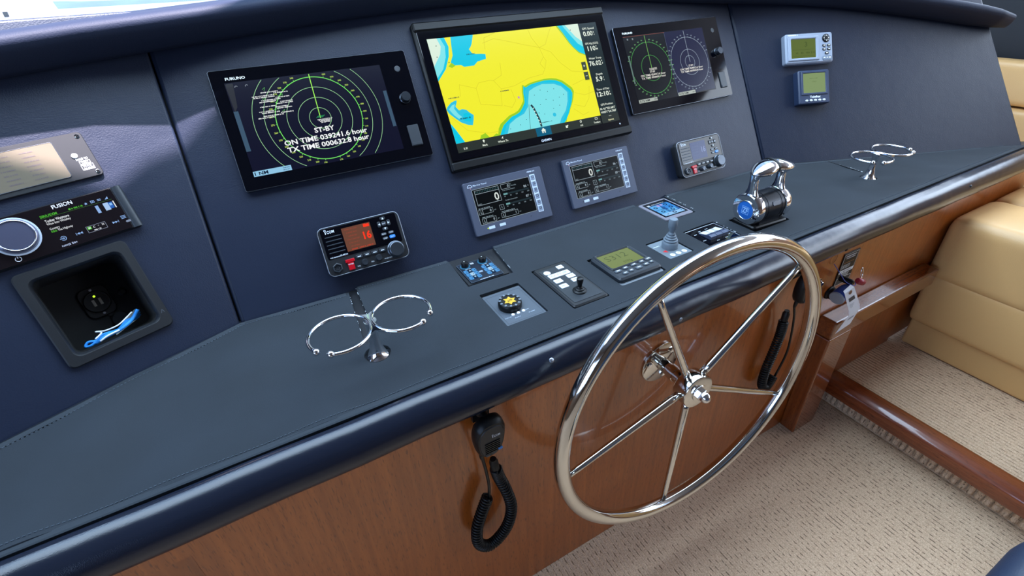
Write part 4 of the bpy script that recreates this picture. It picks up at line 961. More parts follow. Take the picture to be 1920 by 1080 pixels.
# ================================================================== CONTROLS IN THE SHELF
ZS = -.0056
def thruster():
    t = thing('lit_keypad', 'control keypad with two knobs and rows of lit blue buttons', 'keypad', on_shelf(-.2855, .291))
    obj('mounting_plate', slab(new(), .001, .006, .100, .106, .003, 0, .0025, .0008), SATIN, t)
    obj('keypad', slab(new(), -.002, -.003, .080, .086, .004, .0025, .0050, .0008), mat('panel_dark', '#101a28', .35), t)
    a = Art(); z = .0052; a.box(-.002, -.003, .077, .083, .0008, em('#6f8fb4', .7), z); a.squig(-.002, -.0425, .034, .0030, paint('#c8d4e2'), z); a.rect(-.006, .030, .0085, .0068, em('#b9d6f2'), z)
    for x in (-.024, .018): a.squig(x, .012, .014, .0022, paint('#aab6c4'), z)
    a.squig(-.0375, .026, .003, .010, paint('#8794a6'), z); a.squig(.034, .026, .003, .010, paint('#8794a6'), z)
    a.rect(-.003, -.012, .009, .006, paint('#8794a6'), z)
    a.build('panel_print', t)
    LB = em('#4f9ae0'); DB = em('#0d2a4c'); WB = em('#a8d4f6')
    for sx in (-.0235, .0205):
        for r in range(3):
            for c in range(3):
                x = sx + (c - 1) * .0098; y = .002 - r * .0145
                q = obj('button', slab(new(), x, y, .0090, .0115, .0015, .0048, .0064, .0005, 3), (LB if c != 1 else (WB if r == 1 else DB)), t)
                m = Art()
                if c == 1 and r != 1: m.poly([(x - .0030, y + (-.003 if r == 0 else .003)), (x + .0030, y + (-.003 if r == 0 else .003)), (x, y + (.0035 if r == 0 else -.0035))], WB, .0066)
                else: m.rect(x + .001, y - .002, .0026, .0022, DB, .0066)
                m.build('button_mark', q)
    for x in (-.0250, .0190):
        obj('knob_halo', lathe(new(), (x, .025, .0050), (0, 0, 1), [(.0120, 0), (.0120, .0008), (.0085, .0010)], 24), em('#3f8fc8', .6), t)
        k = obj('knob', lathe(new(), (x, .025, .0052), (0, 0, 1), [(.0085, 0), (.0085, .010), (.0075, .0115), (.0002, .0115)], 20), BLACK, t, smooth=True)
        d = Art(); d.disc(x, .0285, .0012, paint('#e8eef4'), .0169, 8); d.build('pointer', k)
thruster()
def searchlight():
    t = thing('dial_control', 'round black control dial with a yellow star emblem on a grey plate', 'dial', on_shelf(-.2885, .1345))
    obj('plate', slab(new(), 0, -.003, .0885, .112, .003, 0, .0030, .0008), mat('grey_plate', '#4a525c', .45), t)
    a = Art(); z = .0032; a.box(0, -.005, .078, .098, .0006, paint('#2a3038'), z)
    for x, y in ((-.030, -.036), (-.012, -.043), (.012, -.030), (.020, -.041)): a.squig(x, y, .014, .0022, paint('#a7b2bd'), z)
    a.build('plate_print', t)['kind'] = 'stuff'
    k = new(); n = 36
    lathe(k, (-.0085, -.004, .003), (0, 0, 1), [(.0235, 0), (.0240, .003), (.0240, .010), (.0225, .0135), (.0200, .0150), (.0175, .0150), (.0170, .0142), (.0002, .0142)], n); d = obj('dial', k, BLACK, t, smooth=True)
    for i in range(12):
        an = R(30 * i + 8); c, s = math.cos(an), math.sin(an); bm = slab(new(), 0, 0, .0052, .0044, .001, 0, .0010, .0004, 2)
        bm.transform(Matrix.Translation((-.0085 + .0200 * c, -.004 + .0200 * s, .0176)) @ Matrix.Rotation(an, 4, 'Z')); obj('dial_segment', bm, mat('dial_grey', '#6f7983', .4), d)
    a = Art(); Y = paint('#d2a428'); pts = []
    for i in range(12):
        an = R(30 * i + 15); r = .0138 if i % 2 == 0 else .0085
        pts.append((-.0085 + r * math.cos(an), -.004 + r * math.sin(an)))
    a.poly(pts, Y, .0174); a.text('ACR', -.0085, -.004, .0055, paint('#4a3a10'), .0176, w=.012, bold=.02, rot=.25); a.build('emblem', d, 'yellow star emblem')
    for x, y in ((-.0175, -.0325), (-.0055, -.0325), (.0065, -.0315)): obj('push_button', lathe(new(), (x, y, .003), (0, 0, 1), [(.0034, 0), (.0034, .0015), (.0026, .0025), (.0002, .0027)], 14), mat('lit_white_button', '#e8ecf2', .4, emit='#c8d4e8', estr=.25), t, smooth=True)
searchlight()
def nav_joystick():
    t = thing('keypad_joystick', 'black joystick keypad with white keys in the shelf', 'control panel', on_shelf(-.152, .134))
    obj('body', slab(new(), 0, 0, .0845, .160, .007, 0, .0090, .003), SATIN, t, smooth=True)
    obj('inset', slab(new(), 0, -.002, .070, .136, .004, .009, .0100, .0006), DARKGREY, t)
    def key(x, y, w, h, s, r=.0015):
        q = obj('key', slab(new(), x, y, w, h, r, .0095, .0112, .0005, 3), WHITEP, t); c = Art()
        if s == 'O FLIR': c.text(s, x, y, h * .5, paint('#8b9299'), .0114, w=w * .8, bold=.01)
        elif s: c.squig(x, y, w * .6, h * .22, paint('#8b9299'), .0114)
        c.build('key_mark', q) if s else None
    K = 'kkk'
    key(.016, .058, .0155, .0135, 'MENU'); obj('key', lathe(new(), (-.022, .051, .0095), (0, 0, 1), [(.0078, 0), (.0078, .0012), (.0070, .0017), (.0002, .0017)], 24), WHITEP, t)
    key(-.002, .034, .052, .0150, 'O FLIR', .002); key(.016, .0165, .0185, .0140, 'HOME'); key(-.0185, .0125, .0185, .0140, 'USER'); key(.015, -.001, .0160, .0130, 'SCENE'); key(-.019, -.009, .0185, .0140, 'COLOR')
    bm = new(); lathe(bm, (-.002, -.040, .0095), (0, 0, 1), [(.0145, 0), (.0145, .0022), (.0125, .004), (.0105, .0045), (.0102, .0065), (.0085, .0080), (.0072, .0082), (.0068, .0100), (.0050, .0115)], 28); obj('boot', bm, BLACK, t, smooth=True)
    bm = new(); lathe(bm, (-.002, -.040, .0190), (0, 0, 1), [(.0046, 0), (.0048, .006), (.0066, .013), (.0072, .018), (.0070, .0205), (.0055, .0218), (.0002, .0222)], 24); obj('stick', bm, BLACK, t, smooth=True)
nav_joystick()
def autopilot():
    t = thing('autopilot_control', 'dark grey autopilot head with green digits and grey keys', 'control panel', on_shelf(-.004, .1275))
    obj('gasket', slab(new(), .0, -.006, .116, .108, .006, 0, .0035, .001), mat('gasket_grey', '#6a7178', .5), t)
    obj('body', slab(new(), 0, .001, .1165, .107, .008, .003, .0150, .004), DARKGREY, t, smooth=True)
    obj('screen_bezel', frame_slab(new(), -.002, .0175, .100, .070, .004, .090, .058, .003, .0145, .0185, .0025, depth=.0151), DARKGREY, t, smooth=True)
    a = Art(); z = .0154; a.rect(-.002, .0175, .090, .058, em('#7a8a4e'), z); D = em('#4f5f34')
    a.text('S312', -.006, .027, .019, D, z + .0002, w=.058, bold=-.012); a.text('STBY', .004, .0, .007, D, z + .0002, w=.02); a.rect(.014, -.004, .003, .006, D, z + .0002); a.build('screen', t, 'green liquid crystal screen reading S312')
    b = Art(); b.text('N', .018, .0505, .0040, paint('#d6dae0'), .0152, bold=.03); b.rect(.012, .0505, .004, .003, paint('#d6dae0'), .0152); b.build('brand_mark', t)
    KM = mat('key_dark', '#4c545c', .45); P = paint('#dfe4ea')
    def key(x, y, w, h, s=None):
        q = obj('key', slab(new(), x, y, w, h, min(w, h) * .4, .0148, .0178, .001, 4), KM, t); c = Art(); c.rect(x, y, w * .5, .0022, P, .0180); c.build('key_mark', q)
    key(-.043, -.0250, .0170, .0090); key(-.021, -.0225, .0140, .0085); key(-.034, -.0385, .0140, .0085); key(-.0165, -.0365, .0115, .0085)
    key(.003, -.0215, .0150, .0080); key(.005, -.0360, .0170, .0095); key(.0265, -.0205, .0130, .0085); key(.0275, -.0340, .0145, .0085); key(.0460, -.0190, .0160, .0090); key(.0440, -.0320, .0100, .0080)
    obj('corner_stud', lathe(new(), (.052, -.046, .0035), (0, 0, 1), [(.0040, 0), (.0040, .006), (.002, .008), (.0002, .008)], 12), CHROME, t, smooth=True)
autopilot()
def grey_joystick():
    t = thing('ribbed_joystick', 'grey ribbed joystick on a small grey plate with three white buttons', 'joystick', on_shelf(.134, .134))
    obj('plate', slab(new(), 0, 0, .070, .078, .003, 0, .0035, .001), mat('joy_plate', '#69747c', .5), t)
    a = Art(); z = .0037; a.squig(-.022, .020, .018, .0032, paint('#dfe4ea'), z); a.poly([(-.027, -.006), (-.015, -.002), (-.016, -.014)], paint('#d6252c'), z); a.poly([(.020, .012), (.029, .008), (.021, .000)], paint('#2d8f7a'), z)
    a.build('plate_print', t)['kind'] = 'stuff'
    for x in (-.017, .001, .019):
        q = obj('push_button', lathe(new(), (x, -.0275, .0032), (0, 0, 1), [(.0062, 0), (.0062, .001), (.0050, .0016), (.0002, .0016)], 18), WHITEP, t, smooth=True); c = Art(); c.squig(x, -.0275, .006, .002, paint('#7c8288'), .0050); c.build('button_mark', q)
    pr = [(.0185, 0), (.0185, .012), (.0170, .016)]
    for k in range(4):
        r = .0165 - k * .0026; zz = .0175 + k * .0052; pr += [(r * .90, zz), (r, zz + .0018), (r, zz + .0032), (r * .90, zz + .0046)]
    pr += [(.0065, .040)]
    obj('boot', lathe(new(), (.004, .004, .0033), (0, 0, 1), pr, 28), MIDGREY, t, smooth=True)
    obj('stick', lathe(new(), (.004, .004, .0420), (0, 0, 1), [(.0060, 0), (.0060, .004), (.0098, .012), (.0102, .020), (.0102, .0320), (.0090, .0345), (.0002, .0350)], 24), MIDGREY, t, smooth=True)
grey_joystick()
def touch_panel():
    t = thing('shelf_touchscreen', 'small grey-framed touchscreen with a blue menu set in the shelf', 'display', on_shelf(.2815, .2985))
    obj('bezel', slab(new(), 0, 0, .098, .110, .006, 0, .0055, .0015), mat('warm_grey', '#77757f', .4), t, smooth=True)
    obj('glass', slab(new(), .001, .003, .082, .090, .001, .0053, .0060, .0003), GLOSS, t)
    a = Art(); z = .0062; B1 = em('#5fb2f2'); B2 = em('#3f93e8'); DKB = em('#0f2a52'); PK = em('#b9a6e0'); W_ = em('#d6e8fa')
    a.rect(.000, -.001, .070, .074, em('#2a5fa8'), z); a.rect(.000, .0345, .070, .008, em('#15283c'), z + .0001); a.rect(-.029, .0335, .009, .0075, W_, z + .0002); a.squig(.004, .0345, .044, .0030, W_, z + .0002)
    for x, y, w_, h_, m in ((-.0195, .0140, .029, .026, B1), (-.0195, -.0120, .029, .022, B1), (.0175, .0195, .033, .017, B2), (.0190, .0010, .030, .017, B2), (.0130, -.0135, .028, .014, B1)): a.rr(x, y, w_, h_, .003, m, z + .0002)
    a.rect(0, -.0305, .070, .015, em('#8fc6f6'), z + .0002); a.rect(-.006, .0215, .008, .010, PK, z + .0003); a.rect(.006, .0230, .007, .008, PK, z + .0003)
    for x, y in ((-.022, .014), (-.020, -.013), (.018, .020), (.020, .001), (.013, -.014), (.004, -.030)): a.ring(x, y, .0045, .0030, DKB, z + .0004, n=16)
    for x, y in ((-.020, -.031), (.028, -.030), (-.006, -.001)): a.rect(x, y, .004, .003, DKB, z + .0004)
    a.line([(-.004, .010), (-.010, .0), (-.006, -.022)], .0012, DKB, z + .0005); a.line([(-.004, .010), (.002, .0), (.0, -.022)], .0012, DKB, z + .0005)
    a.build('screen', t, 'lit blue menu screen')
touch_panel()
def trim_switches():
    t = thing('rocker_switch_plate', 'black switch plate with three two-tone rocker switches', 'switch', on_shelf(.270, .130))
    obj('plate', slab(new(), 0, 0, .102, .080, .002, 0, .0030, .0006), GLOSS, t)
    tb = new(); tube(tb, [(a, b, .0028) for a, b in rrect(0, 0, .1015, .0795, .002, 3)], .0008, 5, closed=True); obj('plate_edge', tb, SILVER, t)
    for k in (-1, 0, 1):
        x = k * .0205 + .004; bm = new(); L = []
        for xx in (x - .0096, x + .0096): L.append([(xx, -.020, .003), (xx, -.020, .0105), (xx, -.012, .0125), (xx, -.004, .0095), (xx, .010, .0055), (xx, .018, .0050), (xx, .018, .003)])
        loft(bm, L); q = obj('rocker', bm, mat('rocker_dark', '#39425a', .35), t)
        bm = new(); loft(bm, [[(xx, -.0025, .0097), (xx, .0178, .0054), (xx, .0178, .0058), (xx, -.0025, .0102)] for xx in (x - .0090, x + .0090)]); obj('rocker_cap', bm, mat('rocker_white', '#ccd2da', .5), q)
    a = Art(); P = paint('#c9d0d8'); z = .0032
    for x, y in ((-.036, .018), (-.014, .026), (.010, .027), (.036, .022), (-.040, -.014), (-.010, -.029), (.018, -.029), (.036, -.020)): a.squig(x, y, .009, .0026, P, z)
    a.build('plate_print', t)['kind'] = 'stuff'
trim_switches()
def throttle():
    t = thing('twin_throttle', 'chrome twin-lever throttle head on the shelf', 'throttle', on_shelf(.425, .120, ZS, -.06))
    zc = .046
    obj('base', slab(new(), 0, -.002, .118, .072, .010, 0, .012, .003), BLACK, t, smooth=True)
    bm = new(); lathe(bm, (-.034, 0, zc), (1, 0, 0), [(.034, 0), (.0380, .001), (.0380, .010), (.0370, .0105), (.0370, .012), (.0380, .0125), (.0380, .056), (.0370, .0565), (.0370, .058), (.0380, .0585), (.0380, .067), (.034, .068)], 36); loft(bm, [[(-.034, -.030, .008), (.034, -.030, .008), (.034, .030, .008), (-.034, .030, .008)], [(-.034, -.030, zc), (.034, -.030, zc), (.034, .030, zc), (-.034, .030, zc)]], False, False)
    b = obj('barrel', bm, mat('anthracite', '#24262c', .3, metal=.5), t, smooth=True)
    m = slab(new(), 0, 0, .026, .011, .004, 0, .0012, .0005); m.transform(Matrix.Translation((.004, -.0342, zc + .0172)) @ Matrix.Rotation(R(63), 4, 'X')); obj('badge', m, mat('badge_grey', '#4a4d58', .35), b)
    for s in (-1, 1):
        n = 'lever'
        hub = new(); x0 = s * .035
        lathe(hub, (x0, 0, zc), (s, 0, 0), [(.036, 0), (.0405, .002), (.0410, .010), (.0405, .019), (.0375, .0225), (.0300, .0235), (.0002, .0235)], 36)
        # arm rising from the hub, waisted, into a swept knob
        secs = [(zc + .018, .058, .020, .000), (zc + .034, .040, .018, .001), (zc + .050, .027, .015, .002), (zc + .066, .023, .014, .003), (zc + .082, .026, .016, .003), (zc + .092, .034, .022, .002)]
        L = []
        for zz, dy, dx, oy in secs: L.append([(x0 + s * .011 + dx * .5 * math.cos(a_), oy + dy * .5 * math.sin(a_), zz) for a_ in [2 * math.pi * i / 20 for i in range(20)]])
        loft(hub, L)
        lv = obj(n, hub, CHROME, t, smooth=True)
        kn = new(); L = []                                     # knob: swept lens reaching inboard to meet its twin
        for i in range(13):
            f = i / 12; x = s * (.0015 + f * .066); wy = .0300 * math.sin(math.pi * (.30 + .66 * f)) ** .8 * (1 if f < .97 else .3); wz = .0160 * math.sin(math.pi * (.36 + .60 * f)) ** .8 * (1 if f < .97 else .4)
            L.append([(x, .004 - .010 * f + wy * math.cos(a_), zc + .098 + .004 * (1 - f) - .004 * f + wz * math.sin(a_)) for a_ in [2 * math.pi * k / 20 for k in range(20)]])
        loft(kn, L); obj('knob', kn, CHROME, lv, smooth=True)
        if s < 0:
            e = lathe(new(), (x0 + s * .0225, -.002, zc), (s, 0, 0), [(.0235, 0), (.0235, .0016), (.0215, .0024), (.0002, .0024)], 32); obj('end_badge', e, mat('blue_badge', '#1c5fb0', .35), lv, smooth=True)
            rg = new(); X = x0 + s * .0248; tube(rg, [(X, -.002 + .0235 * math.cos(i * math.pi / 16), zc + .0235 * math.sin(i * math.pi / 16)) for i in range(32)], .0014, 6, closed=True); obj('badge_ring', rg, CHROME, lv, smooth='all')
            a = Art(); a.text('ZF', 0, 0, .014, paint('#9cc4f0'), 0, w=.016, bold=.02); a.box(0, 0, .019, .019, .0012, paint('#7fb0ea'), 0); o = a.build('badge_lettering', lv); o.matrix_local = Matrix.Translation((X - .0004, -.002, zc)) @ Matrix(((0, 0, -1, 0), (-1, 0, 0, 0), (0, 1, 0, 0), (0, 0, 0, 1)))
            sc_ = lathe(new(), (x0 + s * .020, -.0330, zc - .004), (s, -.4, 0), [(.0055, 0), (.0055, .004), (.004, .006), (.0002, .0062)], 14); obj('side_button', sc_, CHROME, lv, smooth=True)
        else:
            bd = lathe(new(), (s * .0006, .0036, zc + .098), (s, 0, 0), [(.001, 0), (.001, .0005)], 8); bd.free()
    ba = new(); L = []
    for x in (-.0032, .0032): L.append([(x, .0040 + .0268 * math.cos(a_), zc + .1022 + .0166 * math.sin(a_)) for a_ in [2 * math.pi * k / 24 for k in range(24)]])
    loft(ba, L); obj('knob_gasket', ba, BLACK, t, smooth=True)
throttle()

# ================================================================== CUP HOLDERS
def cup_holder(c, label, first=None):
    t = thing('cup_holder', label, 'cup holder', (c[0], c[1], ZS), 'chrome twin-ring cup holders')
    if first:
        for ch in first.children:
            q = ch.copy(); COL.objects.link(q); q.parent = t
        return t
    obj('post', lathe(new(), (0, 0, 0), (0, 0, 1), [(.0205, 0), (.0205, .003), (.0165, .007), (.0125, .016), (.0095, .032), (.0085, .050), (.0095, .068), (.011, .074), (.011, .0775)], 32), CHROME, t, smooth=True)
    zr = .0795; r = .050; w_ = .0035
    # flat web between the two rings
    web = [(-.020, -.026), (-.010, -.033), (0, -.036), (.010, -.033), (.020, -.026)]
    pts = []
    lc = (-.0525, -.012); rc = (.0525, -.010)
    for i in range(11): a_ = R(42 - i * 8.4); pts.append((lc[0] + r * math.cos(a_), lc[1] + r * math.sin(a_)))
    ptr = [(rc[0] - (x - lc[0]), y + .002) for x, y in pts]
    outl = pts + [(0, -.036)] + ptr[::-1] + [(0, .014)]
    bm = plate(outl, [], zr - .0025, zr + .0025); obj('web', bm, CHROME, t)
    for k, (cx, cy, a0, a1) in enumerate(((lc[0], lc[1], -118, 212), (rc[0], rc[1], -32, 298))):
        p = [(cx + r * math.cos(R(a0 + (a1 - a0) * i / 56)), cy + r * math.sin(R(a0 + (a1 - a0) * i / 56)), zr) for i in range(57)]
        q = obj('ring', tube(new(), p, w_, 10), CHROME, t, smooth='all')
        for e_ in (p[0], p[-1]): obj('ring_end', ball(new(), e_, .0062), CHROME, q, smooth='all')
    return t
c1 = cup_holder(cupL, 'chrome twin-ring cup holder in front of the radio with the orange screen')
cup_holder(cupR, 'chrome twin-ring cup holder standing past the twin throttle')

# ================================================================== STEERING WHEEL
def wheel():
    C = Vector((-.0082, -.1225, -.1737)); ax = Vector((.021, .9994, -.0287)).normalized()      # ax points into the dash
    U = Vector((.9998, -.021, 0)); V = (-ax).cross(U).normalized()
    t = thing('steering_wheel', 'large polished steel five-spoke steering wheel on the console front', 'wheel', Matrix.Translation(C))
    P = lambda a, r, d=0: U * (r * math.cos(a)) + V * (r * math.sin(a)) + ax * d
    obj('rim', tube(new(), [P(2 * math.pi * i / 120, .3295) for i in range(120)], .0148, 20, closed=True), STEEL, t, smooth='all')
    hd = .020
    ph = R(117.1)
    for k in range(5):
        a = ph - k * 2 * math.pi / 5; n = 10
        q = [P(a, .030 + (.316 - .030) * i / n, hd * (1 - i / n) + .001) for i in range(n + 1)]
        sp_ = obj('spoke', tube(new(), q, [.0085 - .0028 * i / n for i in range(n + 1)], 14), STEEL, t, smooth='all')
    bm = new(); lathe(bm, ax * (hd - .020), ax, [(.030, 0), (.0375, .0015), (.0385, .004), (.0385, .032), (.037, .034), (.030, .035)], 48); obj('hub', bm, STEEL, t, smooth=True)
    bm = new(); lathe(bm, ax * (hd - .0215), ax, [(.0180, -.001), (.0185, 0), (.0185, .002)], 36); obj('hub_washer', bm, STEEL, t, smooth=True)
    bm = new(); lathe(bm, ax * (hd - .0225), -ax, [(.0135, 0), (.0135, .009)], 6); lathe(bm, ax * (hd - .0315), -ax, [(.0115, 0), (.0115, .006), (.0095, .011), (.0055, .0145), (.0003, .0155)], 24); obj('cap_nut', bm, CHROME, t, smooth=True)
    bm = new(); lathe(bm, ax * (hd + .010), ax, [(.020, 0), (.020, .016), (.0165, .018), (.0165, .030), (.0180, .031), (.0180, .046), (.015, .047), (.015, .080)], 32); obj('shaft', bm, STEEL, t, smooth=True)
    pc = ax * ((WY - C.y) / ax.y); n_ = Vector((0, 1, 0))
    bm = new(); lathe(bm, pc - n_ * .0049, n_, [(.0002, 0), (.050, 0), (.0515, .001), (.0515, .0042)], 48); pl = obj('mounting_plate', bm, STEEL, t, smooth=True)
    for a in (45, 165, 285):
        b = lathe(new(), pc + Vector((.037 * math.cos(R(a)), -.0049, .037 * math.sin(R(a)))), (0, -1, 0), [(.0065, 0), (.0065, .004), (.004, .005), (.0002, .005)], 6); obj('bolt', b, CHROME, pl)
wheel()

# ================================================================== HAND MICROPHONES
def coil(path, rad, wire, turns):
    pts = curve(path, 14); n = len(pts); out = []; N = turns * 11; pu = None
    for i in range(N + 1):
        f = i / N * (n - 1); j = min(int(f), n - 2); p = pts[j].lerp(pts[j + 1], f - j); d = (pts[j + 1] - pts[j]).normalized()
        u = perp(d)[0] if pu is None else (pu - d * pu.dot(d)).normalized(); pu = u; v = d.cross(u); a = 2 * math.pi * turns * i / N
        out.append(p + u * rad * math.cos(a) + v * rad * math.sin(a))
    return tube(new(), out, wire, 6)
def microphone(base, label, spin, cord1, cord2, plug):
    t = thing('hand_microphone', label, 'microphone', Matrix.Translation(base) @ Matrix.Rotation(spin, 4, 'Z'), 'hand microphones under the console edge')
    # clip on the wood
    bm = box(new(), -.016, .016, -.008, 0, -.012, .022); lathe(bm, (0, -.006, .012), (0, -1, 0), [(.011, 0), (.011, .008), (.007, .012), (.007, .022)], 20); obj('hanger_clip', bm, BLACK, t, smooth=True)
    def sec(y, k, rnd): return [(x * k, y, -.034 + (z + .034) * k) for x, z in outline]
    outline = [(-.024, .006), (-.012, .016), (.006, .018), (.022, .012), (.029, -.004), (.028, -.024), (.023, -.046), (.013, -.062), (.0, -.068), (-.014, -.066), (-.024, -.056), (-.029, -.036), (-.029, -.012)]
    outline = [(p.x, p.y) for p in curve([Vector((a, b, 0)) for a, b in outline + outline[:1]], 4)][:-1]
    bm = new(); loft(bm, [sec(-.022, .86, 0), sec(-.026, .97, 0), sec(-.034, 1, 0), sec(-.042, .97, 0), sec(-.047, .86, 0)]); b = obj('body', bm, BLACK, t, smooth=True)
    bm = new(); loft(bm, [sec(-.0465, .80, 0), sec(-.0482, .76, 0)]); obj('face', bm, SATIN, b, smooth=True)
    g = new()
    for k in range(6): box(g, -.014, .014, -.0496, -.0480, -.030 - k * .0046, -.0284 - k * .0046)
    obj('speaker_slots', g, GLOSS, b)
    a = Art(); a.text('COM', .0035, 0, .0052, paint('#cfd6de'), 0, w=.012, bold=.02); a.rect(-.0048, 0, .0013, .0050, paint('#cfd6de'), 0); a.ring(-.0048, .0036, .0014, .0007, paint('#cfd6de'), 0, n=10); o = a.build('brand_lettering', b); o.matrix_local = Matrix.Translation((.006, -.0486, -.016)) @ Matrix.Rotation(R(90), 4, 'X')
    for x, z, m in ((.014, -.052, mat('blue_key2', '#1d6fb4', .4)), (.002, -.056, DARKGREY), (-.010, -.057, DARKGREY)):
        q = slab(new(), 0, 0, .009, .006, .0025, 0, .002, .0006, 3); q.transform(Matrix.Translation((x, -.0478, z)) @ Matrix.Rotation(R(90), 4, 'X')); obj('key', q, m, b)
    bm = new(); tube(bm, curve([(-.016, -.034, -.060), (-.0165, -.033, -.074), (-.015, -.032, -.082)], 5), [.0052, .0050, .0048, .0046, .0044, .0042, .0040, .0038, .0036, .0034, .0032], 10); obj('strain_relief', bm, BLACK, b, smooth='all')
    obj('cord_tail', tube(new(), curve(cord1, 10), .0030, 8), BLACK, t, smooth='all')
    obj('coiled_cord', coil(*cord2), BLACK, t, smooth='all')
    if plug: obj('plug', lathe(new(), plug[0], plug[1], [(.004, -.004), (.0085, 0), (.0085, .022), (.006, .026), (.006, .030)], 18), BLACK, t, smooth=True)
microphone(Vector((-.442, WY - .0005, -.088)), 'black hand microphone hanging by its clip beside the locker end of the console', 0,
           [(-.015, -.032, -.080), (-.010, -.030, -.12), (-.006, -.028, -.17), (-.008, -.026, -.215)],
           ([(-.010, -.026, -.205), (-.026, -.026, -.245), (-.040, -.026, -.290), (-.040, -.026, -.340), (-.018, -.027, -.366), (.010, -.028, -.352), (.030, -.029, -.318), (.038, -.029, -.270), (.030, -.029, -.215), (.016, -.029, -.160), (.010, -.030, -.128)], .0098, .0027, 62), ((.009, -.030, -.128), (-.1, 0, 1)))
microphone(Vector((.420, WY - .0005, -.088)), 'black hand microphone hanging behind the steering wheel rim', 0,
           [(-.015, -.032, -.080), (.010, -.028, -.13), (.030, -.026, -.20), (.040, -.024, -.27), (.020, -.022, -.36)],
           ([(-.026, -.024, -.125), (-.022, -.024, -.17), (-.028, -.024, -.23), (-.036, -.024, -.29), (-.030, -.024, -.345), (-.004, -.024, -.365), (.016, -.023, -.335)], .0098, .0027, 46), ((-.026, -.024, -.122), (0, 0, 1)))

# ================================================================== PLACARD, SWITCH, KEY, TAG
pl = thing('warning_placard', 'black warning placard with white print on the wood beside the key', 'sign', Matrix(((1, 0, 0, .664), (0, 0, -1, WY - .0004), (0, 1, 0, -.155), (0, 0, 0, 1))))
obj('plate', slab(new(), 0, 0, .069, .102, .001, 0, .0022, .0004, 2), BLACK, pl)
a = Art(); P = paint('#dfe3e6'); z = .0024
a.box(0, .022, .062, .050, .0010, P, z); a.squig(0, .040, .048, .0040, P, z); a.squig(0, .0335, .040, .0030, P, z); a.squig(-.002, .020, .046, .0018, paint('#b07a4a'), z)
for k in range(4): a.squig(-.010, .013 - k * .0032, .036, .0018, P, z)
a.rect(0, -.008, .064, .010, P, z); a.squig(0, -.008, .044, .004, paint('#30343a'), z + .0001)
for k in range(3): a.squig(0, -.0165 - k * .0046, .034, .0036, P, z)
a.box(.0, -.039, .062, .022, .0010, P, z); a.build('print', pl)
ig = thing('ignition_lock', 'round chrome ignition lock in the wood beside the placard', 'lock', (.6235, WY - .0004, -.222))
obj('escutcheon', lathe(new(), (0, 0, 0), (0, -1, 0), [(.020, 0), (.020, .003), (.017, .005), (.017, .012), (.013, .014), (.0002, .014)], 28), BLACK, ig, smooth=True)
sb = thing('start_button', 'small chrome push button in the wood beside the wheel rim', 'button', (.545, WY - .0004, -.163))
obj('bezel', lathe(new(), (0, 0, 0), (0, -1, 0), [(.013, 0), (.013, .002), (.010, .004), (.008, .004)], 20), CHROME, sb, smooth=True)
obj('cap', lathe(new(), (0, -.003, 0), (0, -1, 0), [(.0078, 0), (.0078, .006), (.006, .009), (.0002, .0095)], 18), CHROME, sb, smooth=True)
k = thing('key_float', 'blue foam key float with a grey end hanging from the ignition', 'key float', (.600, -.052, -.190))
d = Vector((.101, .010, .022)).normalized(); p0 = Vector((-.028, -.003, -.006))
obj('float', lathe(new(), p0, d, [(.0165, 0), (.0178, .002), (.0172, .032), (.0150, .046), (.0100, .056)], 24), BLUEF, k, smooth=True)
obj('float_end', lathe(new(), p0 - d * .004, d, [(.0002, 0), (.0172, 0), (.0186, .002), (.0180, .0055)], 24), mat('float_grey', '#8b8f95', .6), k, smooth=True)
obj('key_shaft', lathe(new(), (.026, .030, .020), (.0, -1, .05), [(.0085, 0), (.0085, .028), (.006, .034)], 14), BLACK, k, smooth=True)
obj('key_grip', lathe(new(), (.022, -.012, .036), (.75, -.35, -.35), [(.0070, 0), (.0090, .004), (.0085, .018), (.0045, .024)], 12), RED, k, smooth=True)
rg = new(); tube(rg, [(.034 + .005 * math.cos(i * .3927), -.010 + .003 * math.sin(i * .3927), .055 + .013 * math.sin(i * .3927)) for i in range(16)], .0014, 6, closed=True); obj('split_ring', rg, CHROME, k, smooth='all')
obj('lanyard_loop', tube(new(), curve([(.024, -.008, .030), (.006, -.016, .028), (-.016, -.004, .040), (-.022, .010, .056), (-.020, .036, .076)], 8), .0010, 6), mat('blue_string', '#4a4f9c', .6), k, smooth='all')
rg = new(); tube(rg, [(-.020 + .014 * math.cos(i * .314), .0405, .090 + .016 * math.sin(i * .314)) for i in range(20)], .0006, 5, closed=True); obj('wire_ring', rg, mat('copper_wire', '#8a5a30', .4), k)
tg = thing('paper_tag', 'white creased paper tag with a brown eyelet hanging from the key', 'tag', (.60, -.072, -.165))
bm = new()
rows = [(-.040, .002, -.010, .010, .004), (-.038, -.004, .004, .001, 0), (.020, -.082, .070, -.078, -.002), (.030, -.099, .082, -.096, -.002), (.000, -.151, .068, -.145, .0)]
L0 = [[(x0, y, z0), (x1, y + .002, z1)] for x0, z0, x1, z1, y in rows]
F = [[bm.verts.new(p) for p in l] for l in L0]; Bk = [[bm.verts.new((p[0], p[1] + .0006, p[2])) for p in l] for l in L0]
for i in range(len(F) - 1):
    bm.faces.new((F[i][0], F[i + 1][0], F[i + 1][1], F[i][1])); bm.faces.new((Bk[i][0], Bk[i][1], Bk[i + 1][1], Bk[i + 1][0]))
    bm.faces.new((F[i][0], Bk[i][0], Bk[i + 1][0], F[i + 1][0])); bm.faces.new((F[i][1], F[i + 1][1], Bk[i + 1][1], Bk[i][1]))
bm.faces.new((F[0][0], F[0][1], Bk[0][1], Bk[0][0])); bm.faces.new((F[-1][0], Bk[-1][0], Bk[-1][1], F[-1][1]))
obj('sheet', bm, PAPER, tg)
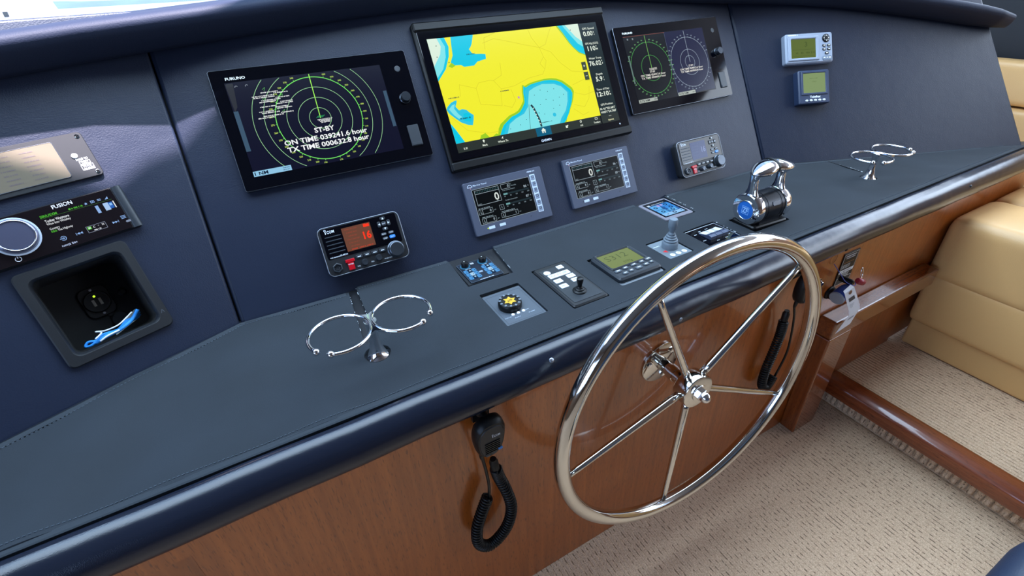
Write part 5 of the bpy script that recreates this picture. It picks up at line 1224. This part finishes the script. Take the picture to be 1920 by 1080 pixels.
def on_tag(i0, s, u, v):
    a_, b_ = rows[i0], rows[i0 + 1]
    p = Vector((a_[0], a_[4], a_[1])).lerp(Vector((b_[0], b_[4], b_[1])), v); q = Vector((a_[2], a_[4] + .002, a_[3])).lerp(Vector((b_[2], b_[4] + .002, b_[3])), v)
    return p.lerp(q, u)
def tag_quad(u0, u1, v0, v1, m, name, i0=1):
    bm = new(); n = Vector((0, -.0006, 0)); bm.faces.new([bm.verts.new(on_tag(i0, 0, u, v) + n) for u, v in ((u0, v0), (u1, v0), (u1, v1), (u0, v1))]); return obj(name, bm, m, tg)
tag_quad(.22, .78, .36, .55, paint('#3b3d44'), 'printed_box')
for k in range(3): tag_quad(.18, .6 - .1 * k, .70 + .07 * k, .72 + .07 * k, paint('#8f939c'), 'print_line')
tag_quad(.3, .75, .30, .42, paint('#8f939c'), 'print_line', 3)
e_ = on_tag(1, 0, .5, .10); obj('eyelet', lathe(new(), e_ + Vector((0, -.001, 0)), (0, -1, .1), [(.0060, 0), (.0060, .001), (.0030, .0012), (.0028, 0)], 16), mat('brown_eyelet', '#8a6448', .6), tg)

# ================================================================== SETTEE AND HELM CHAIR
def cushion(name, x0, x1, y0, y1, z0, z1, r, m, parent, seg=6, puff=0.):
    bm = box(new(), x0, x1, y0, y1, z0, z1)
    bmesh.ops.bevel(bm, geom=bm.edges[:] , offset=r, segments=seg, profile=.6, affect='EDGES')
    if puff:
        bmesh.ops.subdivide_edges(bm, edges=[e_ for e_ in bm.edges if e_.calc_length() > .12], cuts=6, use_grid_fill=True)
        for v in bm.verts:
            if v.co.z > z1 - r * .5:
                fx = (v.co.x - x0) / (x1 - x0); fy = (v.co.y - y0) / (y1 - y0); v.co.z += puff * max(0, math.sin(math.pi * fx) * math.sin(math.pi * fy)) ** .5
    o = obj(name, bm, m, smooth='all'); inv(o, parent); return o
se = thing('settee', 'tan leather settee with stacked padded bands beside the carpeted step', 'settee', (1.6, -.6, STEPZ)); bpy.context.view_layer.update()
YE = -1.7
cushion('plinth', 1.214, 1.75, YE, -.034, STEPZ, -.500, .012, TAN, se)
cushion('lower_band', 1.196, 1.75, YE, -.022, -.535, -.335, .030, TAN, se)
cushion('seat_cushion', 1.192, 1.46, YE, -.014, -.362, -.140, .040, TAN, se, 7, .016)
cushion('seat_cushion', 1.455, 1.86, YE, -.014, -.362, -.140, .045, TAN, se, 7, .022)
pp = tube(new(), [(1.1985, y, -.176) for y in (-.04, -.4, -.8, -1.2, YE + .03)], .0032, 8); inv(obj('piping', pp, TAN, smooth='all'), se)
bk = thing('backrest_cushion', 'tan padded backrest seen past the starboard end of the dash', 'cushion', (2.05, .25, -.14)); bpy.context.view_layer.update()
cushion('pad', 1.98, 2.07, -.5, .95, .035, .195, .035, TAN, bk); cushion('lower_pad', 1.96, 2.07, -.5, .95, -.30, .03, .035, TAN, bk); inv(obj('mounting_board', box(new(), 2.065, 2.36, -.5, .95, STEPZ, .14), TRIMT), bk)
hc = thing('helm_chair', 'navy upholstered helm chair on a steel pedestal behind the wheel', 'chair', (0, -.86, FLOOR)); bpy.context.view_layer.update()
CH = leather('chair_vinyl', '#26354c', .5)
cushion('seat', -.27, .27, -1.10, -.565, -.33, -.205, .055, CH, hc, 8)
cushion('backrest', -.26, .26, -1.22, -1.10, -.28, .30, .05, CH, hc, 6)
bm = new(); lathe(bm, (0, -.86, FLOOR + .002), (0, 0, 1), [(.20, 0), (.20, .012), (.06, .02), (.05, .03), (.05, .42)], 32); inv(obj('pedestal', bm, STEEL, smooth=True), hc)
